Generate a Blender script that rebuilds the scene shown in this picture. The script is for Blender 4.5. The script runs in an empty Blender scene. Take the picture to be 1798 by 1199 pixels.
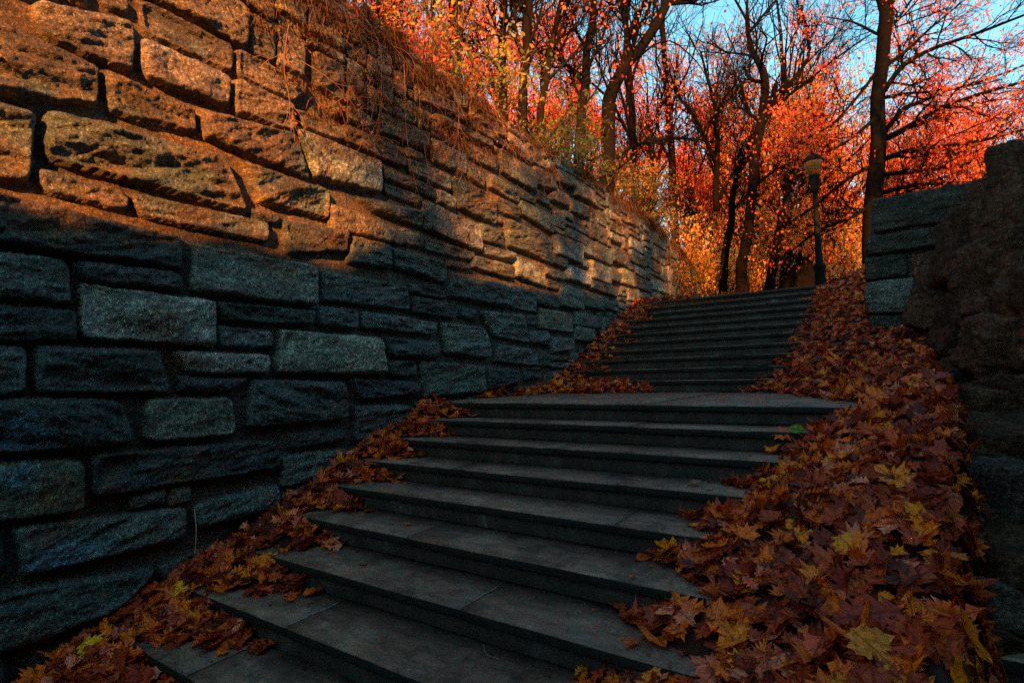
import bpy, math
import numpy as np
from mathutils import Vector, Matrix
rng = np.random.default_rng(11)
SC = bpy.context.scene
COL = SC.collection

# ------------------------------------------------------------------ camera, world, sun, exposure
F_PX, YAW, PITCH, ROLL = 946.04, -0.58691, 0.06661, -0.02257      # focal length in pixels of the 1798 wide photo
CAM = np.array([0.0, -4.719, 0.266])
def cam_axes():
    f = np.array([math.sin(YAW)*math.cos(PITCH), math.cos(YAW)*math.cos(PITCH), math.sin(PITCH)])
    r = np.cross(f, [0, 0, 1]); r /= np.linalg.norm(r); u = np.cross(r, f)
    c, s = math.cos(ROLL), math.sin(ROLL)
    return c*r+s*u, -s*r+c*u, f
R_, U_, F_ = cam_axes()
cd = bpy.data.cameras.new('camera'); cam = bpy.data.objects.new('camera', cd); COL.objects.link(cam)
cd.sensor_width = 36.0; cd.lens = F_PX/1798*36.0; cd.clip_start = 0.05; cd.clip_end = 2000
m = Matrix.Identity(4)
for i in range(3):
    m[i][0], m[i][1], m[i][2], m[i][3] = R_[i], U_[i], -F_[i], CAM[i]
cam.matrix_world = m; SC.camera = cam
def ray(px, py): return F_ + R_*(px-899)/F_PX - U_*(py-599.5)/F_PX
def at(px, py, depth): return CAM + ray(px, py)*depth
def at_y(px, py, y):
    d = ray(px, py); return CAM + d*(y-CAM[1])/d[1]

SUN = np.array([0.48, -0.83, 0.27]); SUN /= np.linalg.norm(SUN)   # towards the sun
w = bpy.data.worlds.new('World'); SC.world = w; w.use_nodes = True
nt = w.node_tree; bg = nt.nodes['Background']
sky = nt.nodes.new('ShaderNodeTexSky'); sky.sky_type = 'NISHITA'; sky.sun_disc = False
sky.sun_elevation = math.asin(SUN[2]); sky.sun_rotation = math.atan2(SUN[0], SUN[1])
sky.air_density = 1.0; sky.dust_density = 0.3; sky.ozone_density = 1.6
tint = nt.nodes.new('ShaderNodeMix'); tint.data_type = 'RGBA'; tint.blend_type = 'MULTIPLY'; tint.inputs[0].default_value = 1.0
tint.inputs[7].default_value = (0.70, 1.10, 0.92, 1)                # the teal cast of the late sky
nt.links.new(sky.outputs[0], tint.inputs[6]); nt.links.new(tint.outputs[2], bg.inputs[0]); bg.inputs[1].default_value = 0.085
sl = bpy.data.lights.new('sun', 'SUN'); sl.energy = 4.6; sl.angle = math.radians(0.5); sl.color = (1.0, 0.35, 0.065)
so = bpy.data.objects.new('sun', sl); COL.objects.link(so)
so.rotation_euler = Vector(SUN).to_track_quat('Z', 'Y').to_euler()
SC.view_settings.view_transform = 'Standard'; SC.view_settings.look = 'None'
SC.view_settings.exposure = 2.40; SC.view_settings.gamma = 1.0
SC.cycles.max_bounces = 6; SC.cycles.transparent_max_bounces = 4
SC.cycles.use_denoising = False

# ------------------------------------------------------------------ helpers
def tag(o, label=None, cat=None, group=None, kind=None):
    if label: o['label'] = label
    if cat: o['category'] = cat
    if group: o['group'] = group
    if kind: o['kind'] = kind
    return o
def empty(name, loc=(0, 0, 0)):
    o = bpy.data.objects.new(name, None); COL.objects.link(o); o.location = [float(v) for v in loc]
    o.empty_display_size = .1
    bpy.context.view_layer.update(); return o
def mesh_obj(name, V, faces=None, mats=(), parent=None, colors=None, smooth=False, uv=None, midx=None, loops=None):
    """faces: list of (k,n) int arrays with constant k; V in world coordinates (moved to the parent's space)"""
    V = np.asarray(V, np.float32)
    if parent is not None: V = V - np.array(parent.matrix_world.translation, np.float32)
    me = bpy.data.meshes.new(name)
    fl = [np.asarray(f, np.int32) for f in (faces if isinstance(faces, list) else [faces]) if len(f)]
    tot = np.concatenate([np.full(len(f), f.shape[1], np.int32) for f in fl])
    li = np.concatenate([f.ravel() for f in fl])
    me.vertices.add(len(V)); me.vertices.foreach_set('co', V.ravel())
    me.loops.add(len(li)); me.loops.foreach_set('vertex_index', li)
    me.polygons.add(len(tot)); st = np.zeros(len(tot), np.int32); st[1:] = np.cumsum(tot)[:-1]
    me.polygons.foreach_set('loop_start', st); me.polygons.foreach_set('loop_total', tot)
    if smooth: me.polygons.foreach_set('use_smooth', np.ones(len(tot), bool))
    if midx is not None: me.polygons.foreach_set('material_index', np.asarray(midx, np.int32))
    me.update(calc_edges=True)
    if colors is not None:
        ca = me.color_attributes.new('Col', 'FLOAT_COLOR', 'POINT')
        c = np.ones((len(V), 4), np.float32); c[:, :3] = colors; ca.data.foreach_set('color', c.ravel())
    if uv is not None:
        ul = me.uv_layers.new(name='UVMap'); ul.data.foreach_set('uv', np.asarray(uv, np.float32)[li].ravel())
    for mt in mats: me.materials.append(mt)
    o = bpy.data.objects.new(name, me); COL.objects.link(o)
    if parent is not None: o.parent = parent
    return o
class MB:
    """collects small polygon pieces into one mesh"""
    def __init__(s): s.v = []; s.q = []; s.t = []; s.n = 0; s.c = []
    def add(s, V, quads=None, tris=None, col=None):
        V = np.asarray(V, float); s.v.append(V)
        if quads is not None and len(quads): s.q.append(np.asarray(quads, int)+s.n)
        if tris is not None and len(tris): s.t.append(np.asarray(tris, int)+s.n)
        if col is not None: s.c.append(np.broadcast_to(np.asarray(col, float), (len(V), 3)))
        s.n += len(V)
    def tube(s, P, rad, sides=6, col=None, cap=True):
        P = np.asarray(P, float); rad = np.asarray(rad, float); n = len(P)
        T = np.gradient(P, axis=0); T /= np.linalg.norm(T, axis=1)[:, None]+1e-9
        ref = np.array([0.3, 0.9, 0.31]) if abs(T[0] @ np.array([.3, .9, .31])) < .85 else np.array([1., 0, 0])
        A = np.cross(T, ref); A /= np.linalg.norm(A, axis=1)[:, None]+1e-9; B = np.cross(T, A)
        a = np.arange(sides)*2*math.pi/sides
        V = P[:, None, :]+rad[:, None, None]*(np.cos(a)[None, :, None]*A[:, None, :]+np.sin(a)[None, :, None]*B[:, None, :])
        i = np.arange(n-1)[:, None]*sides; j = np.arange(sides)[None, :]; j2 = (j+1) % sides
        Q = np.stack([i+j, i+j2, i+sides+j2, i+sides+j], -1).reshape(-1, 4)
        V = V.reshape(-1, 3); T3 = None
        if cap and sides > 3:
            V = np.vstack([V, P[-1], P[0]]); e = len(V)-2
            T3 = [((n-1)*sides+k, (n-1)*sides+(k+1) % sides, e) for k in range(sides)]+[((k+1) % sides, k, e+1) for k in range(sides)]
        s.add(V, Q, T3, col)
    def box(s, x0, x1, y0, y1, z0, z1, b=0.0, col=None):
        """box with chamfered edges"""
        if b <= 0:
            V = [(x, y, z) for x in (x0, x1) for y in (y0, y1) for z in (z0, z1)]
            s.add(V, [(0, 1, 3, 2), (4, 6, 7, 5), (0, 4, 5, 1), (2, 3, 7, 6), (0, 2, 6, 4), (1, 5, 7, 3)], None, col); return
        V = []; idx = {}
        for ix, x in enumerate((x0, x1)):
            for iy, y in enumerate((y0, y1)):
                for iz, z in enumerate((z0, z1)):
                    sx, sy, sz = (1-2*ix), (1-2*iy), (1-2*iz)
                    idx[ix, iy, iz, 0] = len(V); V.append((x, y+sy*b, z+sz*b))
                    idx[ix, iy, iz, 1] = len(V); V.append((x+sx*b, y, z+sz*b))
                    idx[ix, iy, iz, 2] = len(V); V.append((x+sx*b, y+sy*b, z))
        g = lambda *a: idx[a]
        Q = [(g(0,0,0,0),g(0,0,1,0),g(0,1,1,0),g(0,1,0,0)),(g(1,0,0,0),g(1,1,0,0),g(1,1,1,0),g(1,0,1,0)),
             (g(0,0,0,1),g(1,0,0,1),g(1,0,1,1),g(0,0,1,1)),(g(0,1,0,1),g(0,1,1,1),g(1,1,1,1),g(1,1,0,1)),
             (g(0,0,0,2),g(0,1,0,2),g(1,1,0,2),g(1,0,0,2)),(g(0,0,1,2),g(1,0,1,2),g(1,1,1,2),g(0,1,1,2))]
        for iy in (0, 1):
            for iz in (0, 1): Q.append((g(0,iy,iz,1),g(1,iy,iz,1),g(1,iy,iz,2),g(0,iy,iz,2)))
        for ix in (0, 1):
            for iz in (0, 1): Q.append((g(ix,0,iz,0),g(ix,1,iz,0),g(ix,1,iz,2),g(ix,0,iz,2)))
            for iy in (0, 1): Q.append((g(ix,iy,0,0),g(ix,iy,1,0),g(ix,iy,1,1),g(ix,iy,0,1)))
        T = [(g(a,b_,c,0),g(a,b_,c,1),g(a,b_,c,2)) for a in (0,1) for b_ in (0,1) for c in (0,1)]
        s.add(V, Q, T, col)
    def build(s, name, mat, parent=None, smooth=False):
        V = np.vstack(s.v); fl = []
        if s.q: fl.append(np.vstack(s.q))
        if s.t: fl.append(np.vstack(s.t))
        return mesh_obj(name, V, fl, [mat], parent, np.vstack(s.c) if s.c else None, smooth)

def _h(ix, iy, iz, seed):
    n = (ix*374761393+iy*668265263+iz*2147483647+seed*974634777) & 0xffffffff
    n = ((n ^ (n >> 13))*1274126177) & 0xffffffff
    n = ((n ^ (n >> 16))*2246822519) & 0xffffffff
    return ((n ^ (n >> 15)) & 0xffff)/65535.0
def noise(x, y, seed=0):
    x = np.asarray(x, float); y = np.asarray(y, float); x, y = np.broadcast_arrays(x, y)
    xi = np.floor(x).astype(np.int64); yi = np.floor(y).astype(np.int64); fx = x-xi; fy = y-yi
    fx = fx*fx*(3-2*fx); fy = fy*fy*(3-2*fy)
    a = _h(xi, yi, 0, seed); b = _h(xi+1, yi, 0, seed); c = _h(xi, yi+1, 0, seed); d = _h(xi+1, yi+1, 0, seed)
    return (a*(1-fx)+b*fx)*(1-fy)+(c*(1-fx)+d*fx)*fy
def fbm(x, y, seed=0, o=4, g=.5):
    s = 0; a = 1; t = 0; x = np.asarray(x, float); y = np.asarray(y, float)
    for k in range(o):
        s = s+a*noise(x+k*17.3, y-k*9.1, seed+k); t += a; a *= g; x = x*2.03; y = y*2.03
    return s/t*2-1
def noise3(P, seed=0):
    P = np.asarray(P, float); I = np.floor(P).astype(np.int64); f = P-I; f = f*f*(3-2*f); s = 0
    for dx in (0, 1):
        for dy in (0, 1):
            for dz in (0, 1):
                wt = (f[..., 0] if dx else 1-f[..., 0])*(f[..., 1] if dy else 1-f[..., 1])*(f[..., 2] if dz else 1-f[..., 2])
                s = s+wt*_h(I[..., 0]+dx, I[..., 1]+dy, I[..., 2]+dz, seed)
    return s
def fbm3(P, seed=0, o=4):
    s = 0; a = 1; t = 0; P = np.asarray(P, float)
    for k in range(o): s = s+a*noise3(P+k*7.7, seed+k); t += a; a *= .5; P = P*2.1
    return s/t*2-1
def sm(t): t = np.clip(t, 0, 1); return t*t*(3-2*t)

# ------------------------------------------------------------------ materials
def new_mat(name, rough=.8, spec=.3):
    mt = bpy.data.materials.new(name); mt.use_nodes = True; b = mt.node_tree.nodes['Principled BSDF']
    b.inputs['Roughness'].default_value = rough; b.inputs['Specular IOR Level'].default_value = spec
    return mt, mt.node_tree, b
def N(nt, t, **kw):
    n = nt.nodes.new(t)
    for k, v in kw.items():
        if k.startswith('i_'): n.inputs[k[2:].replace('_', ' ')].default_value = v
        else: setattr(n, k, v)
    return n
def tex_noise(nt, scale, detail=6, rough=.6, vec=None):
    n = N(nt, 'ShaderNodeTexNoise'); n.inputs['Scale'].default_value = scale; n.inputs['Detail'].default_value = detail; n.inputs['Roughness'].default_value = rough
    if vec is not None: nt.links.new(vec, n.inputs['Vector'])
    return n
def coords(nt, scale=(1, 1, 1), rot=(0, 0, 0)):
    tc = N(nt, 'ShaderNodeTexCoord'); mp = N(nt, 'ShaderNodeMapping'); nt.links.new(tc.outputs['Object'], mp.inputs['Vector'])
    mp.inputs['Scale'].default_value = scale; mp.inputs['Rotation'].default_value = rot; return mp.outputs[0]
def ramp(nt, fac, stops):
    r = N(nt, 'ShaderNodeValToRGB'); el = r.color_ramp.elements
    while len(el) > 1: el.remove(el[-1])
    for k, (p_, c) in enumerate(stops):
        e = el[0] if k == 0 else el.new(p_)
        e.position = p_; e.color = (*c, 1) if len(c) == 3 else c
    nt.links.new(fac, r.inputs[0]); return r.outputs[0]
def mixc(nt, fac, a, b, mode='MIX'):
    n = N(nt, 'ShaderNodeMix', data_type='RGBA', blend_type=mode)
    for s, v in ((0, fac), (6, a), (7, b)):
        if isinstance(v, (int, float)): n.inputs[s].default_value = v
        elif isinstance(v, tuple): n.inputs[s].default_value = (*v, 1)
        else: nt.links.new(v, n.inputs[s])
    return n.outputs[2]
def bump(nt, b, height, strength, dist):
    n = N(nt, 'ShaderNodeBump'); n.inputs['Strength'].default_value = strength; n.inputs['Distance'].default_value = dist
    nt.links.new(height, n.inputs['Height']); nt.links.new(n.outputs[0], b.inputs['Normal']); return n
def stone_material(name, vcol=True, base=(.16, .16, .15), fleck=.55, spec=.5, rg_=(.75, .33), bmp=.06):
    mt, nt, b = new_mat(name, .62, spec)
    lay = coords(nt, (3, 3, 9), (.12, 0, 0)); iso = coords(nt)
    n1 = tex_noise(nt, 2.3, 9, .68, lay); n2 = tex_noise(nt, 42, 6, .7, iso); n3 = tex_noise(nt, 95, 3, .7, iso)
    if vcol:
        at_ = N(nt, 'ShaderNodeAttribute', attribute_name='Col'); c = at_.outputs['Color']
    else: c = base
    c = mixc(nt, .85, c, ramp(nt, n1.outputs[0], [(.3, (.32, .32, .33)), (.5, (1, 1, 1)), (.7, (1.7, 1.65, 1.5))]), 'MULTIPLY')
    c = mixc(nt, .9, c, ramp(nt, n2.outputs[0], [(.36, (.3, .3, .32)), (.52, (1, 1, 1)), (.64, (2.4, 2.35, 2.2))]), 'MULTIPLY')
    c = mixc(nt, fleck, c, ramp(nt, n3.outputs[0], [(.42, (.55, .55, .55)), (.58, (1, 1, 1)), (.66, (4.5, 4.6, 4.6))]), 'MULTIPLY')
    nt.links.new(c, b.inputs['Base Color'])
    nt.links.new(ramp(nt, n2.outputs[0], [(.35, (rg_[0],)*3), (.65, (rg_[1],)*3)]), b.inputs['Roughness'])
    add = N(nt, 'ShaderNodeMath', operation='MULTIPLY_ADD'); nt.links.new(n2.outputs[0], add.inputs[0]); add.inputs[1].default_value = .35; nt.links.new(n1.outputs[0], add.inputs[2])
    add2 = N(nt, 'ShaderNodeMath', operation='MULTIPLY_ADD'); nt.links.new(n3.outputs[0], add2.inputs[0]); add2.inputs[1].default_value = .09; nt.links.new(add.outputs[0], add2.inputs[2])
    bump(nt, b, add2.outputs[0], 1.0, bmp)
    return mt
def vcol_material(name, rough=.8, spec=.2, trans=0.0, bumpy=None):
    mt, nt, b = new_mat(name, rough, spec)
    at_ = N(nt, 'ShaderNodeAttribute', attribute_name='Col')
    nt.links.new(at_.outputs['Color'], b.inputs['Base Color'])
    if bumpy:
        n = tex_noise(nt, bumpy[0], 5, .6, coords(nt, bumpy[2] if len(bumpy) > 2 else (1, 1, 1)))
        bump(nt, b, n.outputs[0], 1, bumpy[1])
        nt.links.new(mixc(nt, .6, at_.outputs['Color'], ramp(nt, n.outputs[0], [(.3, (.5,)*3), (.7, (1.5,)*3)]), 'MULTIPLY'), b.inputs['Base Color'])
    if trans:
        tr = N(nt, 'ShaderNodeBsdfTranslucent'); nt.links.new(at_.outputs['Color'], tr.inputs[0])
        mx = N(nt, 'ShaderNodeMixShader'); mx.inputs[0].default_value = trans
        nt.links.new(b.outputs[0], mx.inputs[1]); nt.links.new(tr.outputs[0], mx.inputs[2])
        nt.links.new(mx.outputs[0], nt.nodes['Material Output'].inputs[0])
    return mt
M = {}
M['stone'] = stone_material('rough_schist')
M['boulder'] = stone_material('dark_boulder', fleck=.1, spec=.12, rg_=(.95, .7), bmp=.03)
M['pier_stone'] = stone_material('pier_stone', fleck=.4, spec=.3, rg_=(.9, .5))
M['crown_leaf'] = vcol_material('autumn_leaf', .5, .3, .58)
M['bark'] = vcol_material('bark', .95, .02, 0, (9, .04, (6, 6, 1)))
M['grass'] = vcol_material('dry_grass', .8, .1, .3)
M['iron'] = new_mat('black_iron', .75, .06)[0]
def _iron():
    nt = M['iron'].node_tree; b = nt.nodes['Principled BSDF']; n = tex_noise(nt, 30, 5, .6, coords(nt))
    nt.links.new(ramp(nt, n.outputs[0], [(.35, (.003, .0035, .0035)), (.7, (.008, .008, .007))]), b.inputs['Base Color']); bump(nt, b, n.outputs[0], .4, .004)
_iron()
def litter_material():
    mt, nt, b = new_mat('fallen_leaf', .45, .22)
    at_ = N(nt, 'ShaderNodeAttribute', attribute_name='Col')
    uv = N(nt, 'ShaderNodeUVMap'); uv.uv_map = 'UVMap'
    sep = N(nt, 'ShaderNodeSeparateXYZ'); nt.links.new(uv.outputs[0], sep.inputs[0])
    ab = N(nt, 'ShaderNodeMath', operation='ABSOLUTE'); nt.links.new(sep.outputs[0], ab.inputs[0])
    # midrib and side veins from the leaf's own coordinates
    v = N(nt, 'ShaderNodeMath', operation='MULTIPLY_ADD'); nt.links.new(ab.outputs[0], v.inputs[0]); v.inputs[1].default_value = -1.0; nt.links.new(sep.outputs[1], v.inputs[2])
    sn = N(nt, 'ShaderNodeMath', operation='MULTIPLY'); nt.links.new(v.outputs[0], sn.inputs[0]); sn.inputs[1].default_value = 26
    si = N(nt, 'ShaderNodeMath', operation='SINE'); nt.links.new(sn.outputs[0], si.inputs[0])
    veins = ramp(nt, si.outputs[0], [(.88, (0, 0, 0)), (.98, (.5, .5, .5))])
    mid = ramp(nt, ab.outputs[0], [(.012, (1, 1, 1)), (.035, (0, 0, 0))])
    vm = mixc(nt, 1.0, veins, mid, 'LIGHTEN')
    n = tex_noise(nt, 4, 6, .65, uv.outputs[0]); n0 = tex_noise(nt, 45, 4, .6, coords(nt))
    c = mixc(nt, .8, at_.outputs['Color'], ramp(nt, n0.outputs[0], [(.3, (.3, .22, .25)), (.5, (1, 1, 1)), (.7, (1.5, 1.4, 1.25))]), 'MULTIPLY')
    c2 = mixc(nt, vm, c, mixc(nt, 1.0, c, (.5, .42, .4), 'MULTIPLY'))
    nt.links.new(c2, b.inputs['Base Color'])
    h = mixc(nt, .5, vm, n.outputs[0]); bump(nt, b, h, .6, .006)
    tr = N(nt, 'ShaderNodeBsdfTranslucent'); nt.links.new(c2, tr.inputs[0])
    mx = N(nt, 'ShaderNodeMixShader'); mx.inputs[0].default_value = .25
    nt.links.new(b.outputs[0], mx.inputs[1]); nt.links.new(tr.outputs[0], mx.inputs[2]); nt.links.new(mx.outputs[0], nt.nodes['Material Output'].inputs[0])
    return mt
M['litter'] = litter_material()
def slab_material():
    mt, nt, b = new_mat('worn_bluestone', .6, .35)
    n = tex_noise(nt, 1.6, 8, .65, coords(nt, (1, 1, 1))); n2 = tex_noise(nt, 60, 4, .7, coords(nt)); n3 = tex_noise(nt, 5, 6, .6, coords(nt, (1, 3, 3)))
    c = ramp(nt, n.outputs[0], [(.3, (.09, .048, .032)), (.5, (.17, .097, .066)), (.7, (.27, .17, .12))])
    c = mixc(nt, .7, c, ramp(nt, n3.outputs[0], [(.34, (.45, .48, .56)), (.5, (1, 1, 1)), (.66, (1.45, 1.38, 1.3))]), 'MULTIPLY')
    n5 = tex_noise(nt, 3.1, 9, .75, coords(nt, (1, .5, 1), (0, 0, .5)))
    c = mixc(nt, .8, c, ramp(nt, n5.outputs[0], [(.4, (.5, .5, .52)), (.47, (1, 1, 1)), (.62, (1, 1, 1)), (.68, (1.7, 1.65, 1.6))]), 'MULTIPLY')
    c = mixc(nt, .6, c, ramp(nt, n2.outputs[0], [(.3, (.5, .5, .5)), (.62, (1.2, 1.2, 1.2)), (.70, (3.2, 3.2, 3.2))]), 'MULTIPLY')
    nt.links.new(c, b.inputs['Base Color'])
    nt.links.new(ramp(nt, n.outputs[0], [(.3, (.5,)*3), (.7, (.75,)*3)]), b.inputs['Roughness'])
    h = mixc(nt, .25, n3.outputs[0], n2.outputs[0]); bump(nt, b, h, .6, .012)
    return mt
M['slab'] = slab_material()
M['slab_edge'] = new_mat('shaded_slab_edge', .85, .15)[0]  # dark copy for the upright slab faces: their shade painted into the colour
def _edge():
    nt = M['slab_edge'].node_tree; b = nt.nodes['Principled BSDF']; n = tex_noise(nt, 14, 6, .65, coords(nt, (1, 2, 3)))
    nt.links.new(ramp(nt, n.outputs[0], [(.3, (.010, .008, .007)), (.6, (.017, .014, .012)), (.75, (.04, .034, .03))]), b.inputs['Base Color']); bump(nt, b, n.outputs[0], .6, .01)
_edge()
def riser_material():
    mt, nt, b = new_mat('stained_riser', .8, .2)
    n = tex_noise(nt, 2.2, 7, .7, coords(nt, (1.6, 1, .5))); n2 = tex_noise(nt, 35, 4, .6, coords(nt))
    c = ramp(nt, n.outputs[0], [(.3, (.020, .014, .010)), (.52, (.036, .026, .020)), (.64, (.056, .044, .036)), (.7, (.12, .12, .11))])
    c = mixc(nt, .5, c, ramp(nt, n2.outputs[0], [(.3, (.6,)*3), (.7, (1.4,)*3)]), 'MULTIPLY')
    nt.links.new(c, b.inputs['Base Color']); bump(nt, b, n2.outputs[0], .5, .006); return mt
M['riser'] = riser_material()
def ground_material():
    mt, nt, b = new_mat('leafy_soil', .95, .1)
    n = tex_noise(nt, 1.1, 6, .6, coords(nt)); n2 = tex_noise(nt, 22, 6, .75, coords(nt))
    c = ramp(nt, n2.outputs[0], [(.35, (.018, .008, .005)), (.5, (.06, .022, .010)), (.62, (.17, .06, .018)), (.72, (.3, .13, .03))])
    c = mixc(nt, .6, c, ramp(nt, n.outputs[0], [(.35, (.5, .5, .5)), (.65, (1.3, 1.2, 1))]), 'MULTIPLY')
    nt.links.new(c, b.inputs['Base Color']); bump(nt, b, n2.outputs[0], 1, .06); return mt
M['ground'] = ground_material()

# ------------------------------------------------------------------ the lie of the land (metres; y runs up the stairs, x across them)
G, R0, D0, G2, R2 = .40258, .16, 3.07045, .42786, .175
def yup(x, y): return y+.0272*(x+2.5)
def stair_z(x, y):
    yp = yup(x, y); k = np.clip(np.floor((yp-D0)/G2)+1, 0, 11)
    return np.where(y < 0, R0*np.floor(y/G), k*R2)
def nos(x, y):
    yp = yup(x, y)
    return np.where(y < 0, R0*y/G, np.clip(R2*((yp-D0)/G2+1), 0, 11*R2))
def wall_x(y): return -4.17-.04*(y+3.5)                                  # the plane of the stone faces
XR_Y = [-5.6, -3.3, -2.4, -1.6, -.8, -.3, 0, .1, 1, 2, 3, 3.5, 5, 7.2, 8.5]
XR_X = [-.40, -.42, -.54, -.72, -.42, -.26, -.02, .0, -.3, -.62, -1.05, -.85, -.66, -.62, -.35]
def CAP(y): return np.interp(y, [-5, -2.5, -1.8, -.8, 1, 3, 3.5], [.14, .20, .25, .35, .44, .56, .5])
def mound(x, y):
    """height of the drifted leaves, right bank side and left wall side"""
    n0 = nos(x, y); wob = .05*fbm(x*2.3, y*2.3, 5)+.025*fbm(x*9, y*9, 8)
    d = x-np.interp(y, XR_Y, XR_X)+.10*fbm(x*.1+3, y*2.6, 21)
    a = np.where(d < 0, np.interp(y, [-3, -2.2, -1.8], [.18, .25, .40])*d, np.where(d < .7, .40*d, .28+.10*(d-.7))); right = n0+a+wob*np.clip(d+.5, 0, 1)
    e = x-wall_x(y); left = n0+.035-np.interp(y, [-3, -2.2, -1.7], [.16, .20, .28])*e+wob*.7
    flat = (y > .02) & (yup(x, y) < D0)
    lf = np.maximum(-.16+.10*sm(1-e/.35)+.10+.25*(y-1.6)*.25-.22*e, .14-(D0-y)*.42-np.maximum(0, x+3.2)*.2)
    left = np.where(flat, lf+wob, left)
    left = np.where(yup(x, y) > D0+11*G2-.2, n0-.3, left)
    right = right-np.clip(x-CAP(y), 0, 1)*3.5*(y < 3.5)
    return np.maximum(left, right)
CREST_Y = [-60, -17, -15, -13.3, -11.8, -9.9, -7, -2, 1, 5, 8]  # unseen crest at right, shaped to throw the shadow edge on the wall
CREST_Z = [5.4, 5.5, 5.55, 5.75, 5.8, 5.82, 6.2, 6.45, 6.4, 4.5, 2.2]
def ground_z(x, y):
    top = 1.93+.022*(y-7.4)+.25*fbm(x*.12, y*.12, 40, 3)*sm((y-12)/10)
    top = top+8*sm((y-60)/150)
    c = np.where(y < -5.9, -2.5+6.5*sm((-11-y)/14), np.where(y < 7.3, nos(x, y)-.3, top))  # rise behind the camera added to block low sky light
    rough = .10*fbm(x*1.3, y*1.3, 44)
    L = 4.12+np.minimum(2.6, .13*np.maximum(0, -4.75-x))+rough
    wl = sm((wall_x(y)-.22-x)/.2)*(1-sm((y-16.6)/5))
    z = c*(1-wl)+L*wl
    b = nos(x, y)+np.where(y < 3.4, -.45, .12)+np.where(y < 2.6, 1.7, 1.7*(1-sm((y-2.6)/.8)))*sm((x-.9)/.9)+rough*.6
    b = np.where(y > 7.3, np.maximum(top, 1.93), b)
    xs = np.maximum(.6, .19*(y+4.72)+.35); t = sm((x-xs)/2.5)
    cz = np.interp(y, CREST_Y, CREST_Z)+.4*fbm(y*1.1, x*.2, 47, 4)+.22*fbm(y*3.7, x*1.1, 49, 3)
    b = b*(1-t)+np.maximum(cz, b)*t
    wr = sm((x-.15)/.5)*(1-sm((y-7)/2))
    return z*(1-wr)+b*wr
def axis(a): return np.unique(np.concatenate([np.arange(*s) for s in a]).round(3))
gx = axis([(-400, -40, 30), (-40, -10, 2), (-10, -5.3, .3), (-5.3, -4.2, .06), (-4.2, 3.2, .12), (3.2, 8, .4), (8, 40, 3), (40, 401, 30)])
gy = axis([(-200, -30, 20), (-30, -19, 1), (-19, 9, .12), (9, 24, .4), (24, 60, 3), (60, 700, 30)])
X, Y = np.meshgrid(gx, gy, indexing='ij'); Z = ground_z(X, Y)
def grid_quads(n, m_):
    i = (np.arange(n-1)[:, None]*m_+np.arange(m_-1)[None, :]).ravel()
    return np.stack([i, i+m_, i+m_+1, i+1], 1)
tag(mesh_obj('ground', np.stack([X, Y, Z], -1).reshape(-1, 3), grid_quads(len(gx), len(gy)), [M['ground']], smooth=True), kind='structure')

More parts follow.
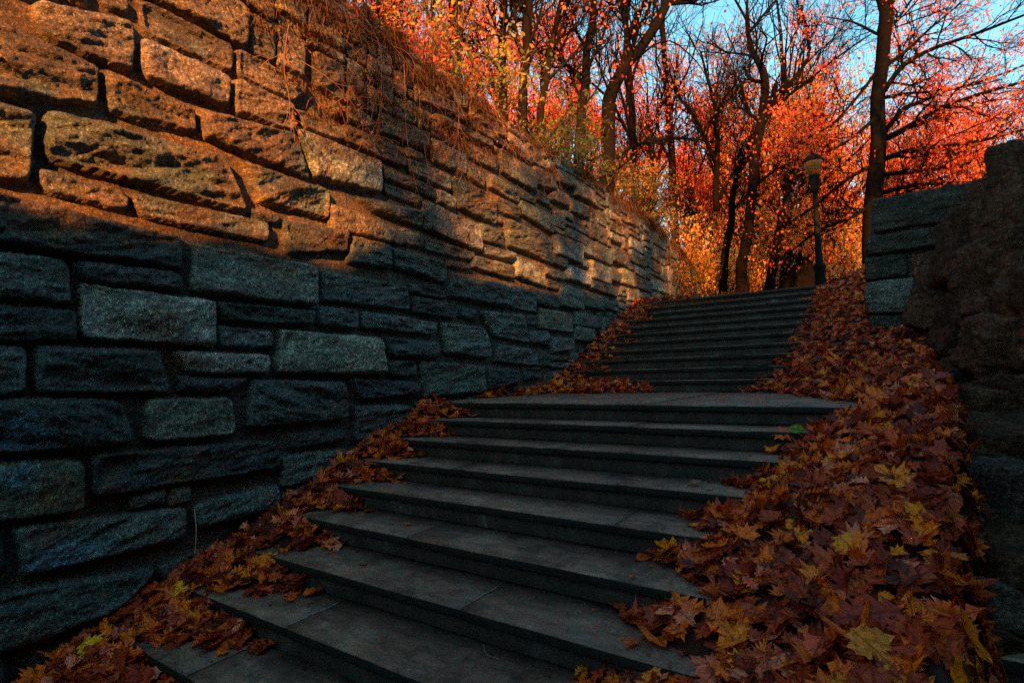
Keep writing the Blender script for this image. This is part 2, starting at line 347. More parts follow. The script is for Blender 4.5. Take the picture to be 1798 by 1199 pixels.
# ------------------------------------------------------------------ stone retaining wall
TRACED = '''m -3.68 2.66 -3.14 2.84 -3.13 2.47 -3.62 2.46
m -3.35 2.93 -3.16 3.00 -3.15 2.89 -3.33 2.87
d -3.92 2.44 -3.33 2.40 -3.34 2.14 -3.90 1.97
d -3.30 2.41 -2.70 2.38 -2.69 2.22 -3.26 2.14
l -3.09 2.75 -2.43 2.77 -2.44 2.51 -3.06 2.48
m -2.39 2.78 -1.83 2.79 -1.83 2.54 -2.37 2.51
m -3.09 3.04 -2.40 3.05 -2.40 2.83 -3.07 2.81
m -2.36 3.05 -1.65 3.07 -1.82 2.82 -2.35 2.83
d -3.60 2.00 -2.46 2.08 -2.27 1.69 -3.59 1.70
m -3.92 1.94 -3.65 1.95 -3.67 1.52 -3.91 1.48
m -3.63 1.63 -3.13 1.60 -3.13 1.48 -3.61 1.49
d -2.64 2.41 -1.81 2.53 -1.65 2.16 -2.63 2.20
l -1.79 2.59 -0.74 2.63 -0.73 2.29 -1.61 2.19
m -2.30 2.11 -1.43 2.11 -1.43 1.85 -2.13 1.81
m -3.12 1.61 -2.06 1.64 -2.07 1.48 -3.07 1.47
d -2.23 1.73 -1.95 1.74 -1.96 1.67 -2.20 1.64
d -3.89 1.41 -2.79 1.36 -2.78 1.13 -3.88 1.11
m -1.80 2.78 -1.22 2.80 -1.22 2.68 -1.73 2.63
l -1.22 3.06 -0.88 3.08 -0.87 2.96 -1.22 2.92
d -1.26 2.86 -0.34 2.87 -0.34 2.68 -1.24 2.69
l 0.12 3.23 0.85 3.24 0.84 2.98 0.15 2.95
d 0.88 3.46 1.64 3.49 1.63 3.29 0.92 3.27
t 1.72 3.68 2.74 3.64 2.75 3.30 1.73 3.32
d 0.96 4.03 1.87 4.07 1.88 3.72 0.97 3.71
d 0.20 3.57 1.49 3.69 1.49 3.58 0.27 3.46
d 0.57 3.81 0.93 3.86 0.93 3.75 0.59 3.69
d -0.15 3.78 0.55 3.85 0.55 3.72 -0.15 3.59
m -0.73 3.18 0.09 3.26 0.05 3.03 -0.72 2.97
m -0.31 2.82 0.49 2.87 0.50 2.67 -0.26 2.68
d -0.70 2.60 0.20 2.61 0.20 2.47 -0.66 2.48
d -0.69 2.41 -0.07 2.44 -0.09 2.31 -0.67 2.31
m -1.06 2.15 -0.07 2.25 -0.08 2.07 -0.84 2.06
l 0.22 2.61 0.58 2.60 0.60 2.44 0.23 2.45
d 0.53 2.86 1.54 2.86 1.55 2.47 0.66 2.49
m 0.87 3.15 1.30 3.12 1.27 2.94 0.91 2.97
m 1.40 3.18 2.26 3.18 2.25 2.98 1.39 2.99
d 1.59 2.90 2.24 2.91 2.20 2.72 1.61 2.71
t 2.28 3.04 3.39 3.04 3.37 2.73 2.27 2.82
l -0.04 2.40 1.13 2.35 1.14 1.99 -0.01 2.06
d 2.28 3.19 2.78 3.19 2.77 3.10 2.28 3.07
d 2.74 3.74 3.44 3.80 3.42 3.49 2.79 3.44
m 3.52 3.93 4.24 3.98 4.22 3.79 3.51 3.72
m 3.35 3.57 4.00 3.58 3.99 3.37 3.34 3.33
l 4.28 3.96 5.20 4.00 5.17 3.72 4.26 3.66
m 4.08 3.57 4.92 3.61 4.91 3.38 4.07 3.31
t -1.41 1.99 -0.40 1.95 -0.40 1.78 -1.39 1.75
m -3.84 1.06 -3.47 1.07 -3.44 0.80 -3.83 0.79
d -3.43 1.08 -2.77 1.09 -2.76 0.96 -3.40 0.96
l -2.70 1.33 -1.57 1.35 -1.57 0.97 -2.69 0.97
l -3.39 0.93 -2.53 0.91 -2.52 0.56 -3.37 0.59
d -2.50 0.91 -1.60 0.92 -1.61 0.79 -2.48 0.76
m -2.49 0.72 -2.02 0.70 -2.02 0.57 -2.48 0.57
d -3.83 0.75 -3.42 0.75 -3.41 0.57 -3.82 0.55
m -3.82 0.51 -3.65 0.51 -3.64 0.25 -3.81 0.23
d -3.60 0.52 -2.92 0.51 -2.85 0.22 -3.60 0.24
l -2.81 0.51 -2.05 0.50 -2.06 0.35 -2.70 0.35
d -2.78 0.32 -2.24 0.30 -2.38 0.20 -2.77 0.22
l -1.94 0.72 -0.79 0.71 -0.69 0.33 -1.98 0.36
d -3.81 0.20 -3.16 0.18 -3.05 -0.12 -3.80 -0.10
t -2.98 0.17 -2.38 0.15 -2.35 -0.14 -3.00 -0.11
m -2.20 0.29 -1.25 0.26 -1.20 -0.09 -2.25 -0.09
m -1.54 0.97 -1.07 0.98 -1.07 0.79 -1.54 0.80
m -1.52 1.32 -0.34 1.31 -0.30 1.06 -1.50 1.03
d -1.84 -0.19 -1.22 -0.20 -1.22 -0.31 -1.84 -0.31
d -1.91 1.70 -1.19 1.76 -1.22 1.56 -1.85 1.42
d -1.15 1.73 -0.60 1.74 -0.59 1.48 -1.18 1.45
m -0.57 1.72 0.38 1.72 0.38 1.46 -0.53 1.50
m -0.40 1.98 -0.06 1.96 -0.06 1.83 -0.40 1.81
m -0.03 1.96 1.03 1.96 0.92 1.84 -0.01 1.81
d 1.16 2.41 1.72 2.40 1.74 2.18 1.15 2.17
m 1.15 2.12 1.98 2.14 1.97 2.00 1.17 1.98
d 0.42 1.76 0.91 1.77 0.89 1.71 0.44 1.68
m 0.96 1.91 1.97 1.94 1.98 1.74 0.96 1.76
d -0.27 1.36 0.32 1.35 0.37 1.27 -0.25 1.26
d 0.46 1.60 1.82 1.63 1.84 1.29 0.43 1.30
d -0.24 1.22 0.59 1.20 0.56 1.03 -0.22 1.04
d 0.67 1.20 1.07 1.19 1.05 1.03 0.66 1.05
m 1.14 1.18 2.25 1.22 2.44 0.81 1.44 0.85
m -0.99 0.98 0.18 0.94 0.14 0.80 -1.02 0.81
m 0.29 0.95 1.20 0.95 1.35 0.55 0.36 0.58
d -0.65 0.72 0.21 0.71 0.21 0.52 -0.58 0.53
d -0.66 0.47 -0.20 0.47 -0.19 0.31 -0.64 0.31
m -0.10 0.47 1.16 0.43 1.17 0.07 -0.06 0.06
d -1.16 0.29 -0.14 0.23 -0.18 0.09 -1.03 0.08
m 1.48 0.74 2.68 0.69 2.70 0.44 1.47 0.50
d 2.74 0.70 3.14 0.69 3.13 0.43 2.73 0.43
d 1.21 0.42 2.04 0.38 2.20 0.20 1.24 0.11
d 2.22 0.41 2.82 0.41 2.81 0.25 2.26 0.22
m -1.11 0.01 -0.38 -0.01 -0.40 -0.28 -1.08 -0.32
m 1.89 1.64 2.70 1.62 2.68 1.30 1.89 1.30
d 2.73 1.63 3.52 1.64 3.51 1.44 2.72 1.44
m 3.61 1.87 4.34 1.86 4.47 1.50 3.55 1.50
t 2.75 1.37 3.97 1.40 4.03 1.06 2.79 1.05
d 2.40 1.23 2.71 1.24 2.70 1.09 2.39 1.08
m 2.48 0.98 3.06 1.02 3.15 0.77 2.47 0.82
m 3.20 0.93 4.06 0.94 4.01 0.75 3.21 0.67
l 2.01 2.10 2.99 2.11 3.00 1.76 2.02 1.79
m 1.78 2.62 3.29 2.62 3.23 2.21 1.85 2.23
l 3.37 2.72 4.54 2.77 4.48 2.39 3.39 2.39
t -3.80 -0.16 -3.35 -0.20 -3.34 -0.51 -3.79 -0.48
d -3.29 -0.18 -2.01 -0.22 -1.95 -0.45 -3.29 -0.43
m -1.93 -0.37 -1.18 -0.39 -1.52 -0.62 -1.91 -0.63
m -3.67 -0.55 -2.72 -0.63 -2.72 -0.84 -3.63 -0.83
m -2.65 -0.62 -1.95 -0.60 -1.95 -0.79 -2.64 -0.80
m -3.78 -0.89 -2.90 -1.00 -3.15 -1.20 -3.77 -1.22
d -3.79 -0.54 -3.72 -0.57 -3.71 -0.80 -3.78 -0.78
d -2.89 -1.00 -2.09 -0.93 -2.20 -1.03 -2.85 -1.13
m 3.02 2.11 3.78 2.11 3.77 1.97 3.01 1.97
l 3.87 2.27 4.86 2.27 4.84 2.01 3.85 2.01
l 4.93 2.55 5.96 2.55 5.92 2.18 4.90 2.18
d 3.07 1.90 3.54 1.90 3.53 1.77 3.07 1.77
d 3.31 2.36 3.84 2.36 3.83 2.21 3.30 2.21
d 4.51 1.89 5.57 1.89 5.55 1.59 4.49 1.59
m 5.62 1.85 6.11 1.85 6.10 1.65 5.60 1.65
m 4.06 1.44 5.18 1.44 5.16 1.20 4.04 1.20
m 4.12 1.19 5.01 1.19 4.99 0.92 4.10 0.92
d 6.01 2.53 6.59 2.53 6.57 2.30 5.99 2.30
t 6.67 2.68 7.59 2.68 7.54 2.33 6.63 2.33
d 7.65 2.65 8.95 2.65 8.91 2.37 7.62 2.37
l 8.97 2.83 10.51 2.83 10.46 2.50 8.93 2.50
t 7.31 3.24 8.23 3.24 8.20 2.96 7.28 2.96
m 5.16 2.97 6.11 2.97 6.08 2.62 5.13 2.62
d 6.12 3.09 7.22 3.09 7.18 2.73 6.09 2.73
m 6.09 3.38 6.74 3.38 6.72 3.21 6.08 3.21
l 7.34 3.54 8.27 3.54 8.24 3.28 7.31 3.28
d 4.90 2.16 6.38 2.16 6.36 1.97 4.89 1.97
m 3.84 2.96 5.06 2.96 5.05 2.77 3.83 2.77
m 4.59 2.82 5.15 2.82 5.13 2.63 4.57 2.63'''
PAL = {'l': (.20, .205, .18), 'm': (.096, .112, .100), 'd': (.046, .057, .052), 't': (.125, .13, .088)}
quads = []
for ln in TRACED.strip().splitlines():
    a = ln.split(); q = np.array([float(v) for v in a[1:]]).reshape(4, 2)     # TL TR BR BL in (y, z)
    quads.append((a[0], q))
u0, u1, v0 = -7.0, 17.4, -2.9
def wall_top(u): return np.interp(u, [-8, -1, 3, 8.5, 12.6, 15.5, 16.6, 17.4], [4.2, 4.18, 4.15, 4.3, 4.02, 3.6, 3.2, 2.7])+.05*fbm(u*2, 0, 31)
res = .02; nu, nv = int((u1-u0)/res), int((4.35-v0)/res); mask = np.zeros((nu, nv), bool)
cu = (np.arange(nu)+.5)*res+u0; cv = (np.arange(nv)+.5)*res+v0
def quad_d(q, U, V):
    d = None
    for k in range(4):
        a, b = q[k], q[(k+1) % 4]; e = b-a; n = np.array([e[1], -e[0]])/(np.linalg.norm(e)+1e-9)
        s = (U-a[0])*n[0]+(V-a[1])*n[1]          # clockwise quads: inside is positive
        d = s if d is None else np.minimum(d, s)-.0*s
    return d
for t, q in quads:
    a = np.maximum(0, ((q.min(0)-[u0, v0])/res-4).astype(int)); b = ((q.max(0)-[u0, v0])/res+5).astype(int)
    if b[0] <= 0 or b[1] <= 0: continue
    U, V = np.meshgrid(cu[a[0]:b[0]], cv[a[1]:b[1]], indexing='ij')
    mask[a[0]:b[0], a[1]:b[1]] |= quad_d(q, U, V) > -.03
wrng = np.random.default_rng(5)
j = 0
while j < nv-4:
    i = 0
    while i < nu-3:
        if mask[i, j]: i += 1; continue
        far = 1.0 if cu[i] < 9 else 1.35
        tw = int(wrng.uniform(.28, 1.05)*far/res); th = int(wrng.choice([.13, .18, .24, .32, .38])*far/res)
        wmax = 0
        while wmax < tw and i+wmax < nu and not mask[i+wmax, j]: wmax += 1
        hmax = 0
        while hmax < th and j+hmax < nv and not mask[i:i+wmax, j+hmax].any(): hmax += 1
        if wmax*res > .13 and hmax*res > .10:
            x0, x1, y0, y1 = u0+i*res, u0+(i+wmax)*res, v0+j*res, v0+(j+hmax)*res
            jt = wrng.normal(0, .008, (4, 2)); g_ = .018
            quads.append((str(wrng.choice(list('lmmmmdddt'))), np.array([(x0+g_, y1-g_), (x1-g_, y1-g_), (x1-g_, y0+g_), (x0+g_, y0+g_)])+jt))
            mask[i:i+wmax, j:j+hmax] = True
        else: mask[i:i+max(1, wmax), j] = True
        i += max(1, wmax)
    j += 1
us = np.concatenate([np.arange(u0, -4.6, .03), np.arange(-4.6, 1.5, .0105), np.arange(1.5, 6, .015), np.arange(6, 11, .025), np.arange(11, u1+.01, .04)])
nvr = 460
def v_low(u): return np.where(u < 7.5, nos(-4.2+0*u, u)-.25, 1.6)
tt = np.linspace(0, 1, nvr)
U = np.repeat(us[:, None], nvr, 1); lo_, hi_ = v_low(us)[:, None], wall_top(us)[:, None]
V = lo_+(hi_-lo_)*tt[None, :]
wu = .012*fbm(U*9, V*9, 61)+.006*fbm(U*30, V*30, 62); wv = .012*fbm(U*9, V*9, 63)+.006*fbm(U*30, V*30, 64)
H = .010*fbm(U*4, V*4, 65)+.0025*fbm(U*40, V*40, 66)
Cc = np.empty(U.shape+(3,)); Cc[:] = (.074, .056, .042)
Cc *= (1+.25*fbm(U*5, V*5, 67))[..., None]
base_h = H.copy(); best = np.zeros_like(H)-1
for si, (t, q) in enumerate(quads):
    mn, mx = q.min(0)-.02, q.max(0)+.02
    i0, i1 = np.searchsorted(us, mn[0]), np.searchsorted(us, mx[0])
    if i1-i0 < 2: continue
    vs = V[i0:i1]; j0 = int(max(0, np.floor(((mn[1]-lo_[i0:i1])/(hi_[i0:i1]-lo_[i0:i1])).min()*(nvr-1)))); j1 = int(min(nvr, np.ceil(((mx[1]-lo_[i0:i1])/(hi_[i0:i1]-lo_[i0:i1])).max()*(nvr-1))+1))
    if j1-j0 < 2: continue
    sl_ = (slice(i0, i1), slice(j0, j1)); u, v = U[sl_], V[sl_]; sr = np.random.default_rng(si+100)
    uw, vw = u+wu[sl_], v+wv[sl_]
    ds = []
    for k in range(4):
        a, b = q[k], q[(k+1) % 4]; e = b-a; n = np.array([e[1], -e[0]])/(np.linalg.norm(e)+1e-9)
        ds.append((uw-a[0])*n[0]+(vw-a[1])*n[1])
    r_ = sr.uniform(.014, .05)                                    # rounded corners: smooth minimum of the edge distances
    dd = -r_*.5*np.log(sum(np.exp(-np.clip(x_, -1, 3)/(r_*.5)) for x_ in ds))
    dd = dd+.010
    ins = dd > 0
    if not ins.any(): continue
    c0 = q.mean(0); size = (mx-mn)
    rise = .05+.03*sr.random()+.03*min(1, size[0]*size[1]*3)+(.035 if c0[0] > 3.5 else 0)
    edge = sr.uniform(.014, .034)
    prof_ = np.sqrt(np.clip(1-(1-np.clip(dd/edge, 0, 1))**2, 0, 1))
    tilt = sr.normal(0, .035)*(u-c0[0])+sr.normal(0, .06)*(v-c0[1])
    ang = sr.normal(0.06, .16); ur = u*math.cos(ang)+v*math.sin(ang); vr = -u*math.sin(ang)+v*math.cos(ang); o_ = sr.random()*50
    if t in 'dm':
        lay = fbm(ur*2.2+o_, vr*13, 70, 5, .58); L_ = fbm(ur*2.6+o_, vr*8.5, 72, 4, .55)*6+fbm(u*16, v*22, 79, 3)*.5; fr = L_-np.floor(L_); st_ = np.floor(L_)+sm(fr*3.2); rk = .0095*st_*(1 if t == 'm' else 1.25)+.020*lay+.016*fbm(ur*5+o_, vr*34, 71, 4, .62)+.006*fbm(ur*22, vr*44, 78, 2)
    else: L_ = fbm(ur*4+o_, vr*6, 72, 4, .55)*5; fr = L_-np.floor(L_); rk = .006*(np.floor(L_)+sm(fr*3))+.018*fbm(ur*5+o_, vr*7, 73, 5, .65)+.013*fbm(u*24, v*26, 74, 3, .7)
    rk = rk+.045*fbm(u*1.6+o_, v*2.4, 75, 3)*min(1, size[0])
    if c0[0] > 3.5: rk = rk*.65; tilt = tilt*.5
    h = rise*prof_+(rk+tilt)*sm(dd/.05)
    h = np.maximum(h, .032*prof_)
    upd = ins & (h > best[sl_])
    best[sl_] = np.where(upd, h, best[sl_]); H[sl_] = np.where(upd, h, H[sl_])
    cb = np.array(PAL[t])*sr.uniform(.75, 1.25)*(1+.04*sr.normal(0, 1, 3))
    mot = 1+.45*fbm(u*7+o_, v*9, 76, 4, .6)
    cc = cb[None, None, :]*mot[..., None]
    grn = sm((fbm(u*3+o_, v*3, 77, 4)-.12)*4)[..., None]*.45
    cc = cc*(1-grn)+np.array([.06, .082, .07])*mot[..., None]*grn
    Cc[sl_] = np.where(upd[..., None], cc, Cc[sl_])
# ochre lichen and moss over the upper, drier courses; a few worn chalky paint marks low down
moss = sm((fbm(U*1.7, V*2.2, 80, 5, .6)+.30*np.clip(V-1.4, -1, 1.6)+.10*np.clip(-U, -2, 3)-.12)*3)*.55
Cc = Cc*(1-moss[..., None])+np.array([.15, .068, .016])*(1+.5*fbm(U*14, V*14, 81))[..., None]*moss[..., None]
dk = sm((fbm(U*3.6+9, V*8, 85, 5, .62)-.04)*5)*.72*sm((V-.9)*1.5)
Cc = Cc*(1-dk[..., None])+Cc*np.array([.30, .27, .24])*dk[..., None]
for (pu, pv, ru, rv) in ((-3.68, .0, .16, .13), (-3.42, -.75, .26, .09), (-1.55, .98, .05, .08), (-3.75, -.25, .2, .08)):
    k = sm(1.2-np.hypot((U-pu)/ru, (V-pv)/rv)+.9*fbm(U*22, V*30, 83, 4, .7))*.75
    Cc = Cc*(1-k[..., None])+np.array([.09, .22, .30])*k[..., None]
Xw = wall_x(U)-.085+H
front = np.stack([Xw, U, V], -1)
# top of the wall goes back into the bank, both ends turn the corner
def back(A, dx, dz=0, du=0): B = A.copy(); B[..., 0] += dx; B[..., 2] += dz; B[..., 1] += du; return B
rows = [front, back(front[:, -1:], -.10, .03), back(front[:, -1:], -.45, .0), back(front[:, -1:], -.5, -1.2)]
P3 = np.concatenate(rows, 1)
endA = P3[-1:].copy(); endA[..., 0] -= .35; endA[..., 1] += .15; endB = endA.copy(); endB[..., 0] -= 1.2; endB[..., 1] += .1
st0 = P3[:1].copy(); st0[..., 0] -= .8
P3 = np.concatenate([st0, P3, endA, endB], 0)
CW = np.concatenate([Cc, np.repeat(Cc[:, -1:], 3, 1)*.8], 1); CW = np.concatenate([CW[:1], CW, CW[-1:], CW[-1:]], 0)
q_ = grid_quads(P3.shape[0], P3.shape[1])
wall = mesh_obj('retaining_wall', P3.reshape(-1, 3), q_, [M['stone']], colors=CW.reshape(-1, 3), smooth=False)
tag(wall, 'tall retaining wall of rough coursed stone blocks beside the stairs, sunlit above and shaded below', 'wall')
del P3, CW, Cc, Xw, front, rows
def wall_surf(u, v): return wall_x(u)-.02

# ------------------------------------------------------------------ stairs
stairs = empty('stone_stairs', (-2.0, 0, 0))
tag(stairs, 'long dark bluestone stairs of two flights and a landing climbing along the wall', 'stairs')
JOINT = {-7: [-2.86, -1.1], -6: [-1.9], -5: [-2.7], -4: [-1.35], -3: [-3.0, -1.5], -2: [-2.2], -1: [-1.7], 0: [-1.72, .0]}
srng = np.random.default_rng(3)
def slab(name, x0, x1, yA, yB, z0, z1, rot=0, joints=(), mat='slab', sub=.16):
    """a run of stone slabs whose worn arrises wander a little"""
    xs_ = [x0]+sorted(j_ for j_ in joints if x0 < j_ < x1)+[x1]; mb = MB()
    for a, b in zip(xs_[:-1], xs_[1:]):
        n = max(2, int((b-a)/sub)); xx = np.linspace(a+.002, b-.002, n+1); c = .007
        dz_ = srng.normal(0, .002); prof_ = [(yB, z0), (yA+c*.4, z0), (yA, z0+c), (yA, z1-c), (yA+c, z1), (yB, z1)]
        Vv = []
        for x_ in xx:
            wy = .0035*fbm(x_*7, z1*3+yA, 90)+.002*fbm(x_*31, yA, 91); wz = .0025*fbm(x_*6, yA*5, 92)
            chip = max(0, fbm(x_*11, yA*7+z1, 93)-.42)*.05
            for k, (yy, zz) in enumerate(prof_):
                oy = wy if k in (1, 2, 3, 4) else 0
                Vv.append((x_, yy+oy+(chip if k == 3 else 0), zz+dz_+wz*(k in (3, 4))-(chip if k in (3, 4) else 0)))
        Vv = np.array(Vv); m_ = len(prof_); Q = []
        for i in range(n):
            for k in range(m_): Q.append((i*m_+k, i*m_+(k+1) % m_, (i+1)*m_+(k+1) % m_, (i+1)*m_+k))
        mb.add(Vv, Q)
        for e in (0, n): 
            ids = [e*m_+k for k in range(m_)]; ids = ids if e else ids[::-1]
            mb.t.append(np.array([(ids[0], ids[k], ids[k+1]) for k in range(1, m_-1)])+mb.n-len(Vv))
    V_ = np.vstack(mb.v)
    if rot: V_[:, 1] -= .0272*(V_[:, 0]+2.5)
    mb.v = [V_]; o_ = mb.build(name, M[mat], stairs)
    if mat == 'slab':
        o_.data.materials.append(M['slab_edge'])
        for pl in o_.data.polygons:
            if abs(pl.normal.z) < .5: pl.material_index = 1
    return o_
XL, XRt = -4.32, .42
for k in range(-15, 1):
    jn = JOINT.get(k, [srng.uniform(-3.2, -.8)]); yB = (k+1)*G+.05 if k < 0 else D0+.22
    slab('tread' if k < 0 else 'landing', XL, XRt, k*G, yB, k*R0-.055, k*R0, 0, jn)
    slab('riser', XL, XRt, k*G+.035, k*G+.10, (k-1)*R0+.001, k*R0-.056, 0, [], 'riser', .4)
for k in range(1, 12):
    y_ = D0+(k-1)*G2; jn = [srng.uniform(-3.6, -2.6), srng.uniform(-1.9, -.9)]
    slab('tread', -4.72, .35, y_, y_+G2+.05 if k < 11 else y_+.75, k*R2-.058, k*R2, 1, jn)
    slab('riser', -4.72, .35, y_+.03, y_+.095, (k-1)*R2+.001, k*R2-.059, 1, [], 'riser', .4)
mj, jnt, jb = new_mat('pale_mortar', .9, .1); jb.inputs['Base Color'].default_value = (.26, .27, .26, 1)
for (x_, k, y0_, y1_, wd) in ((-2.86, -7, .03, .37, .0035), (-1.9, -6, .1, .36, .002)):
    mb = MB(); n = 12
    for i in range(n):
        a = y0_+(y1_-y0_)*i/n; b = y0_+(y1_-y0_)*(i+1)/n; wa = wd*(.7+.6*srng.random()); ox = .004*math.sin(i*.9)
        ox2 = .004*math.sin((i+1)*.9)
        mb.add([(x_+ox-wa, k*G+a, k*R0+.004), (x_+ox+wa, k*G+a, k*R0+.004), (x_+ox2+wa, k*G+b, k*R0+.004), (x_+ox2-wa, k*G+b, k*R0+.004)], [(0, 1, 2, 3)])
    mb.build('mortar_joint', mj, stairs)

# ------------------------------------------------------------------ fallen leaves
def leaf_templates():
    T = []
    def fan(out):                                   # star shaped blade, centre + outline
        V = np.array([(0, 0)]+out, float); n = len(out)
        return V, np.array([(0, k+1, (k+1) % n+1) for k in range(n)])
    half = [(.0, -.42), (.10, -.38), (.34, -.36), (.26, -.22), (.52, -.16), (.44, -.04), (.60, .10), (.36, .12), (.40, .22), (.30, .26), (.20, .16), (.17, .34), (.22, .42), (.09, .48), (.0, .66)]
    T.append(fan(half+[(-x, y) for x, y in half[-2:0:-1]]))                       # maple
    def strip(prof_):                               # midrib with a left and right margin
        V = []; F = []
        for k, (y, w_, off) in enumerate(prof_): V += [(0, y), (w_, y+off), (-w_, y+off*.9)]
        for k in range(len(prof_)-1):
            a = 3*k; F += [(a, a+1, a+4), (a, a+4, a+3), (a, a+5, a+2), (a, a+3, a+5)]
        return np.array(V, float), np.array(F)
    T.append(strip([(-.5, .0, 0), (-.40, .07, 0), (-.30, .24, .05), (-.24, .09, 0), (-.10, .36, .10), (-.02, .11, 0), (.12, .38, .13), (.20, .12, 0), (.30, .27, .10), (.38, .08, 0), (.5, .10, .06), (.60, .0, 0)]))  # red oak
    T.append(strip([(-.5, .0, 0), (-.38, .16, 0), (-.2, .27, .01), (0, .31, .01), (.2, .26, .01), (.38, .15, 0), (.55, .0, 0)]))   # plain oval
    T.append(fan([(0, -.45), (.16, -.30), (.40, -.34), (.30, -.12), (.56, .02), (.30, .12), (.30, .36), (.12, .30), (0, .58), (-.14, .28), (-.34, .34), (-.28, .10), (-.52, .0), (-.30, -.14), (-.38, -.34), (-.14, -.30)]))  # small maple
    return T
LT = leaf_templates()
def make_leaves(P, Nrm, size, col, kind, curl, rg, spin=None):
    """returns verts, tris, colours, uv for N leaves"""
    n = len(P); Vs, Ts, Cs, Us = [], [], [], []; off = 0
    Nrm = Nrm/np.linalg.norm(Nrm, axis=1)[:, None]
    A = rg.normal(0, 1, (n, 3)); A -= (A*Nrm).sum(1)[:, None]*Nrm; A /= np.linalg.norm(A, axis=1)[:, None]; B = np.cross(Nrm, A)
    for t, (V, F) in enumerate(LT):
        s = np.where(kind == t)[0]
        if not len(s): continue
        m_ = len(V); x = V[None, :, 0]*(1+rg.normal(0, .08, (len(s), m_))); y = V[None, :, 1]*(1+rg.normal(0, .06, (len(s), m_)))
        asp = rg.uniform(.85, 1.15, (len(s), 1)); x = x*asp; y = y/asp
        c1 = rg.normal(0, .7, (len(s), 1))*curl; c2 = rg.normal(.1, .6, (len(s), 1))*curl; c3 = rg.normal(0, .5, (len(s), 1))*curl
        fold = np.abs(rg.normal(0, .28, (len(s), 1)))*curl
        z = c1*x*x+c2*y*y+c3*x*y+fold*np.abs(x)+rg.normal(0, .035, (len(s), m_))*curl
        W = P[s][:, None, :]+size[s][:, None, None]*(x[..., None]*A[s][:, None, :]+y[..., None]*B[s][:, None, :]+z[..., None]*Nrm[s][:, None, :])
        Vs.append(W.reshape(-1, 3)); Ts.append((F[None]+(np.arange(len(s))*m_)[:, None, None]+off).reshape(-1, 3))
        cc = col[s][:, None, :]*(1+rg.normal(0, .10, (len(s), m_, 1))); cc = np.where(np.hypot(V[:, 0], V[:, 1])[None, :, None] > .4, cc*.85, cc)
        Cs.append(cc.reshape(-1, 3)); Us.append(np.broadcast_to(V[None], (len(s), m_, 2)).reshape(-1, 2)); off += m_*len(s)
    return np.vstack(Vs), np.vstack(Ts), np.clip(np.vstack(Cs), 0, 1), np.vstack(Us)
LPAL = np.array([(.30, .028, .010), (.44, .048, .012), (.66, .090, .012), (.50, .070, .018), (.15, .026, .012), (.97, .15, .008), (.97, .21, .010), (.92, .22, .10), (.70, .13, .065), (.97, .28, .012)])
LW = np.array([.16, .16, .13, .10, .11, .16, .07, .06, .04, .01]); LW /= LW.sum()
lr = np.random.default_rng(77)
def drift(n, x0, x1, y0, y1, rg, depth=.035):
    x = rg.uniform(x0, x1, n); y = rg.uniform(y0, y1, n); T = mound(x, y)-stair_z(x, y)
    keep = (T > -.012+rg.normal(0, .012, n)) & (x > wall_x(y)+.01) & (x < np.where(y < 3.5, CAP(y)+.10, .45)); x, y, T = x[keep], y[keep], T[keep]
    zb = np.maximum(mound(x, y), stair_z(x, y)); e = .03
    gx_ = (mound(x+e, y)-mound(x-e, y))/(2*e); gy_ = (mound(x, y+e)-mound(x, y-e))/(2*e); thick = np.clip(T/.05, 0, 1)
    nrm = np.stack([-gx_*thick, -gy_*thick, np.ones_like(x)], 1)+rg.normal(0, .30, (len(x), 3))*(.35+.65*thick[:, None])
    nrm[:, 2] = np.abs(nrm[:, 2])+.12
    z = zb+.012+rg.random(len(x))**1.6*depth*(.4+.6*thick)
    return np.stack([x, y, z], 1), nrm
sets = []
for (n, a, sz) in ((11500, (-4.35, 1.0, -5.0, -.2), (.085, .165)), (5200, (-4.5, .95, -.2, 3.1), (.10, .16)), (7000, (-4.7, .5, 3.1, 8.9), (.09, .15))):
    P, nr = drift(n, *a, lr); sets.append((P, nr, lr.uniform(*sz, len(P))))
P = np.vstack([s[0] for s in sets]); nr = np.vstack([s[1] for s in sets]); sz = np.concatenate([s[2] for s in sets])
# strays on the treads
xs_ = lr.uniform(-3.6, -.6, 46); ys_ = lr.uniform(-3.8, 7, 46); P2 = np.stack([xs_, ys_, stair_z(xs_, ys_)+.012], 1)
P = np.vstack([P, P2]); nr = np.vstack([nr, np.stack([lr.normal(0, .12, 46), lr.normal(0, .12, 46), np.ones(46)], 1)]); sz = np.concatenate([sz, lr.uniform(.025, .06, 46)])
kind = lr.choice(4, len(P), p=[.36, .34, .12, .18]); ci = lr.choice(len(LPAL), len(P), p=LW)
col = LPAL[ci]*lr.uniform(.75, 1.25, (len(P), 1))
# fewer pale leaves high on the pile by the pier
Vl, Tl, Cl, Ul = make_leaves(P, nr, sz*lr.choice([.55, .8, 1, 1.15], len(P), p=[.2, .25, .4, .15]), col, kind, .95, lr)
# crumbs of leaf and twig ends at the foot of the drifts
xc, yc = lr.uniform(-4.2, .4, 9000), lr.uniform(-4.5, 8, 9000); Tc = mound(xc, yc)-stair_z(xc, yc); k_ = (Tc > -.09) & (Tc < .0) & (lr.random(9000) < .55); xc, yc = xc[k_], yc[k_]; n = len(xc)
Vc, Tc_, Ccc, Uc = make_leaves(np.stack([xc, yc, stair_z(xc, yc)+.006], 1), np.stack([lr.normal(0, .2, n), lr.normal(0, .2, n), np.ones(n)], 1), lr.uniform(.008, .03, n), LPAL[lr.choice(len(LPAL), n, p=LW)]*.8, lr.choice([2, 3], n), 1, lr)
mx_, my_ = np.arange(-4.6, 1.3, .045), np.arange(-5.6, 9.2, .045); XX, YY = np.meshgrid(mx_, my_, indexing='ij'); MZ = mound(XX, YY)-.012
okm = (MZ > stair_z(XX, YY)-.05); MZ = np.where(okm, MZ, MZ)
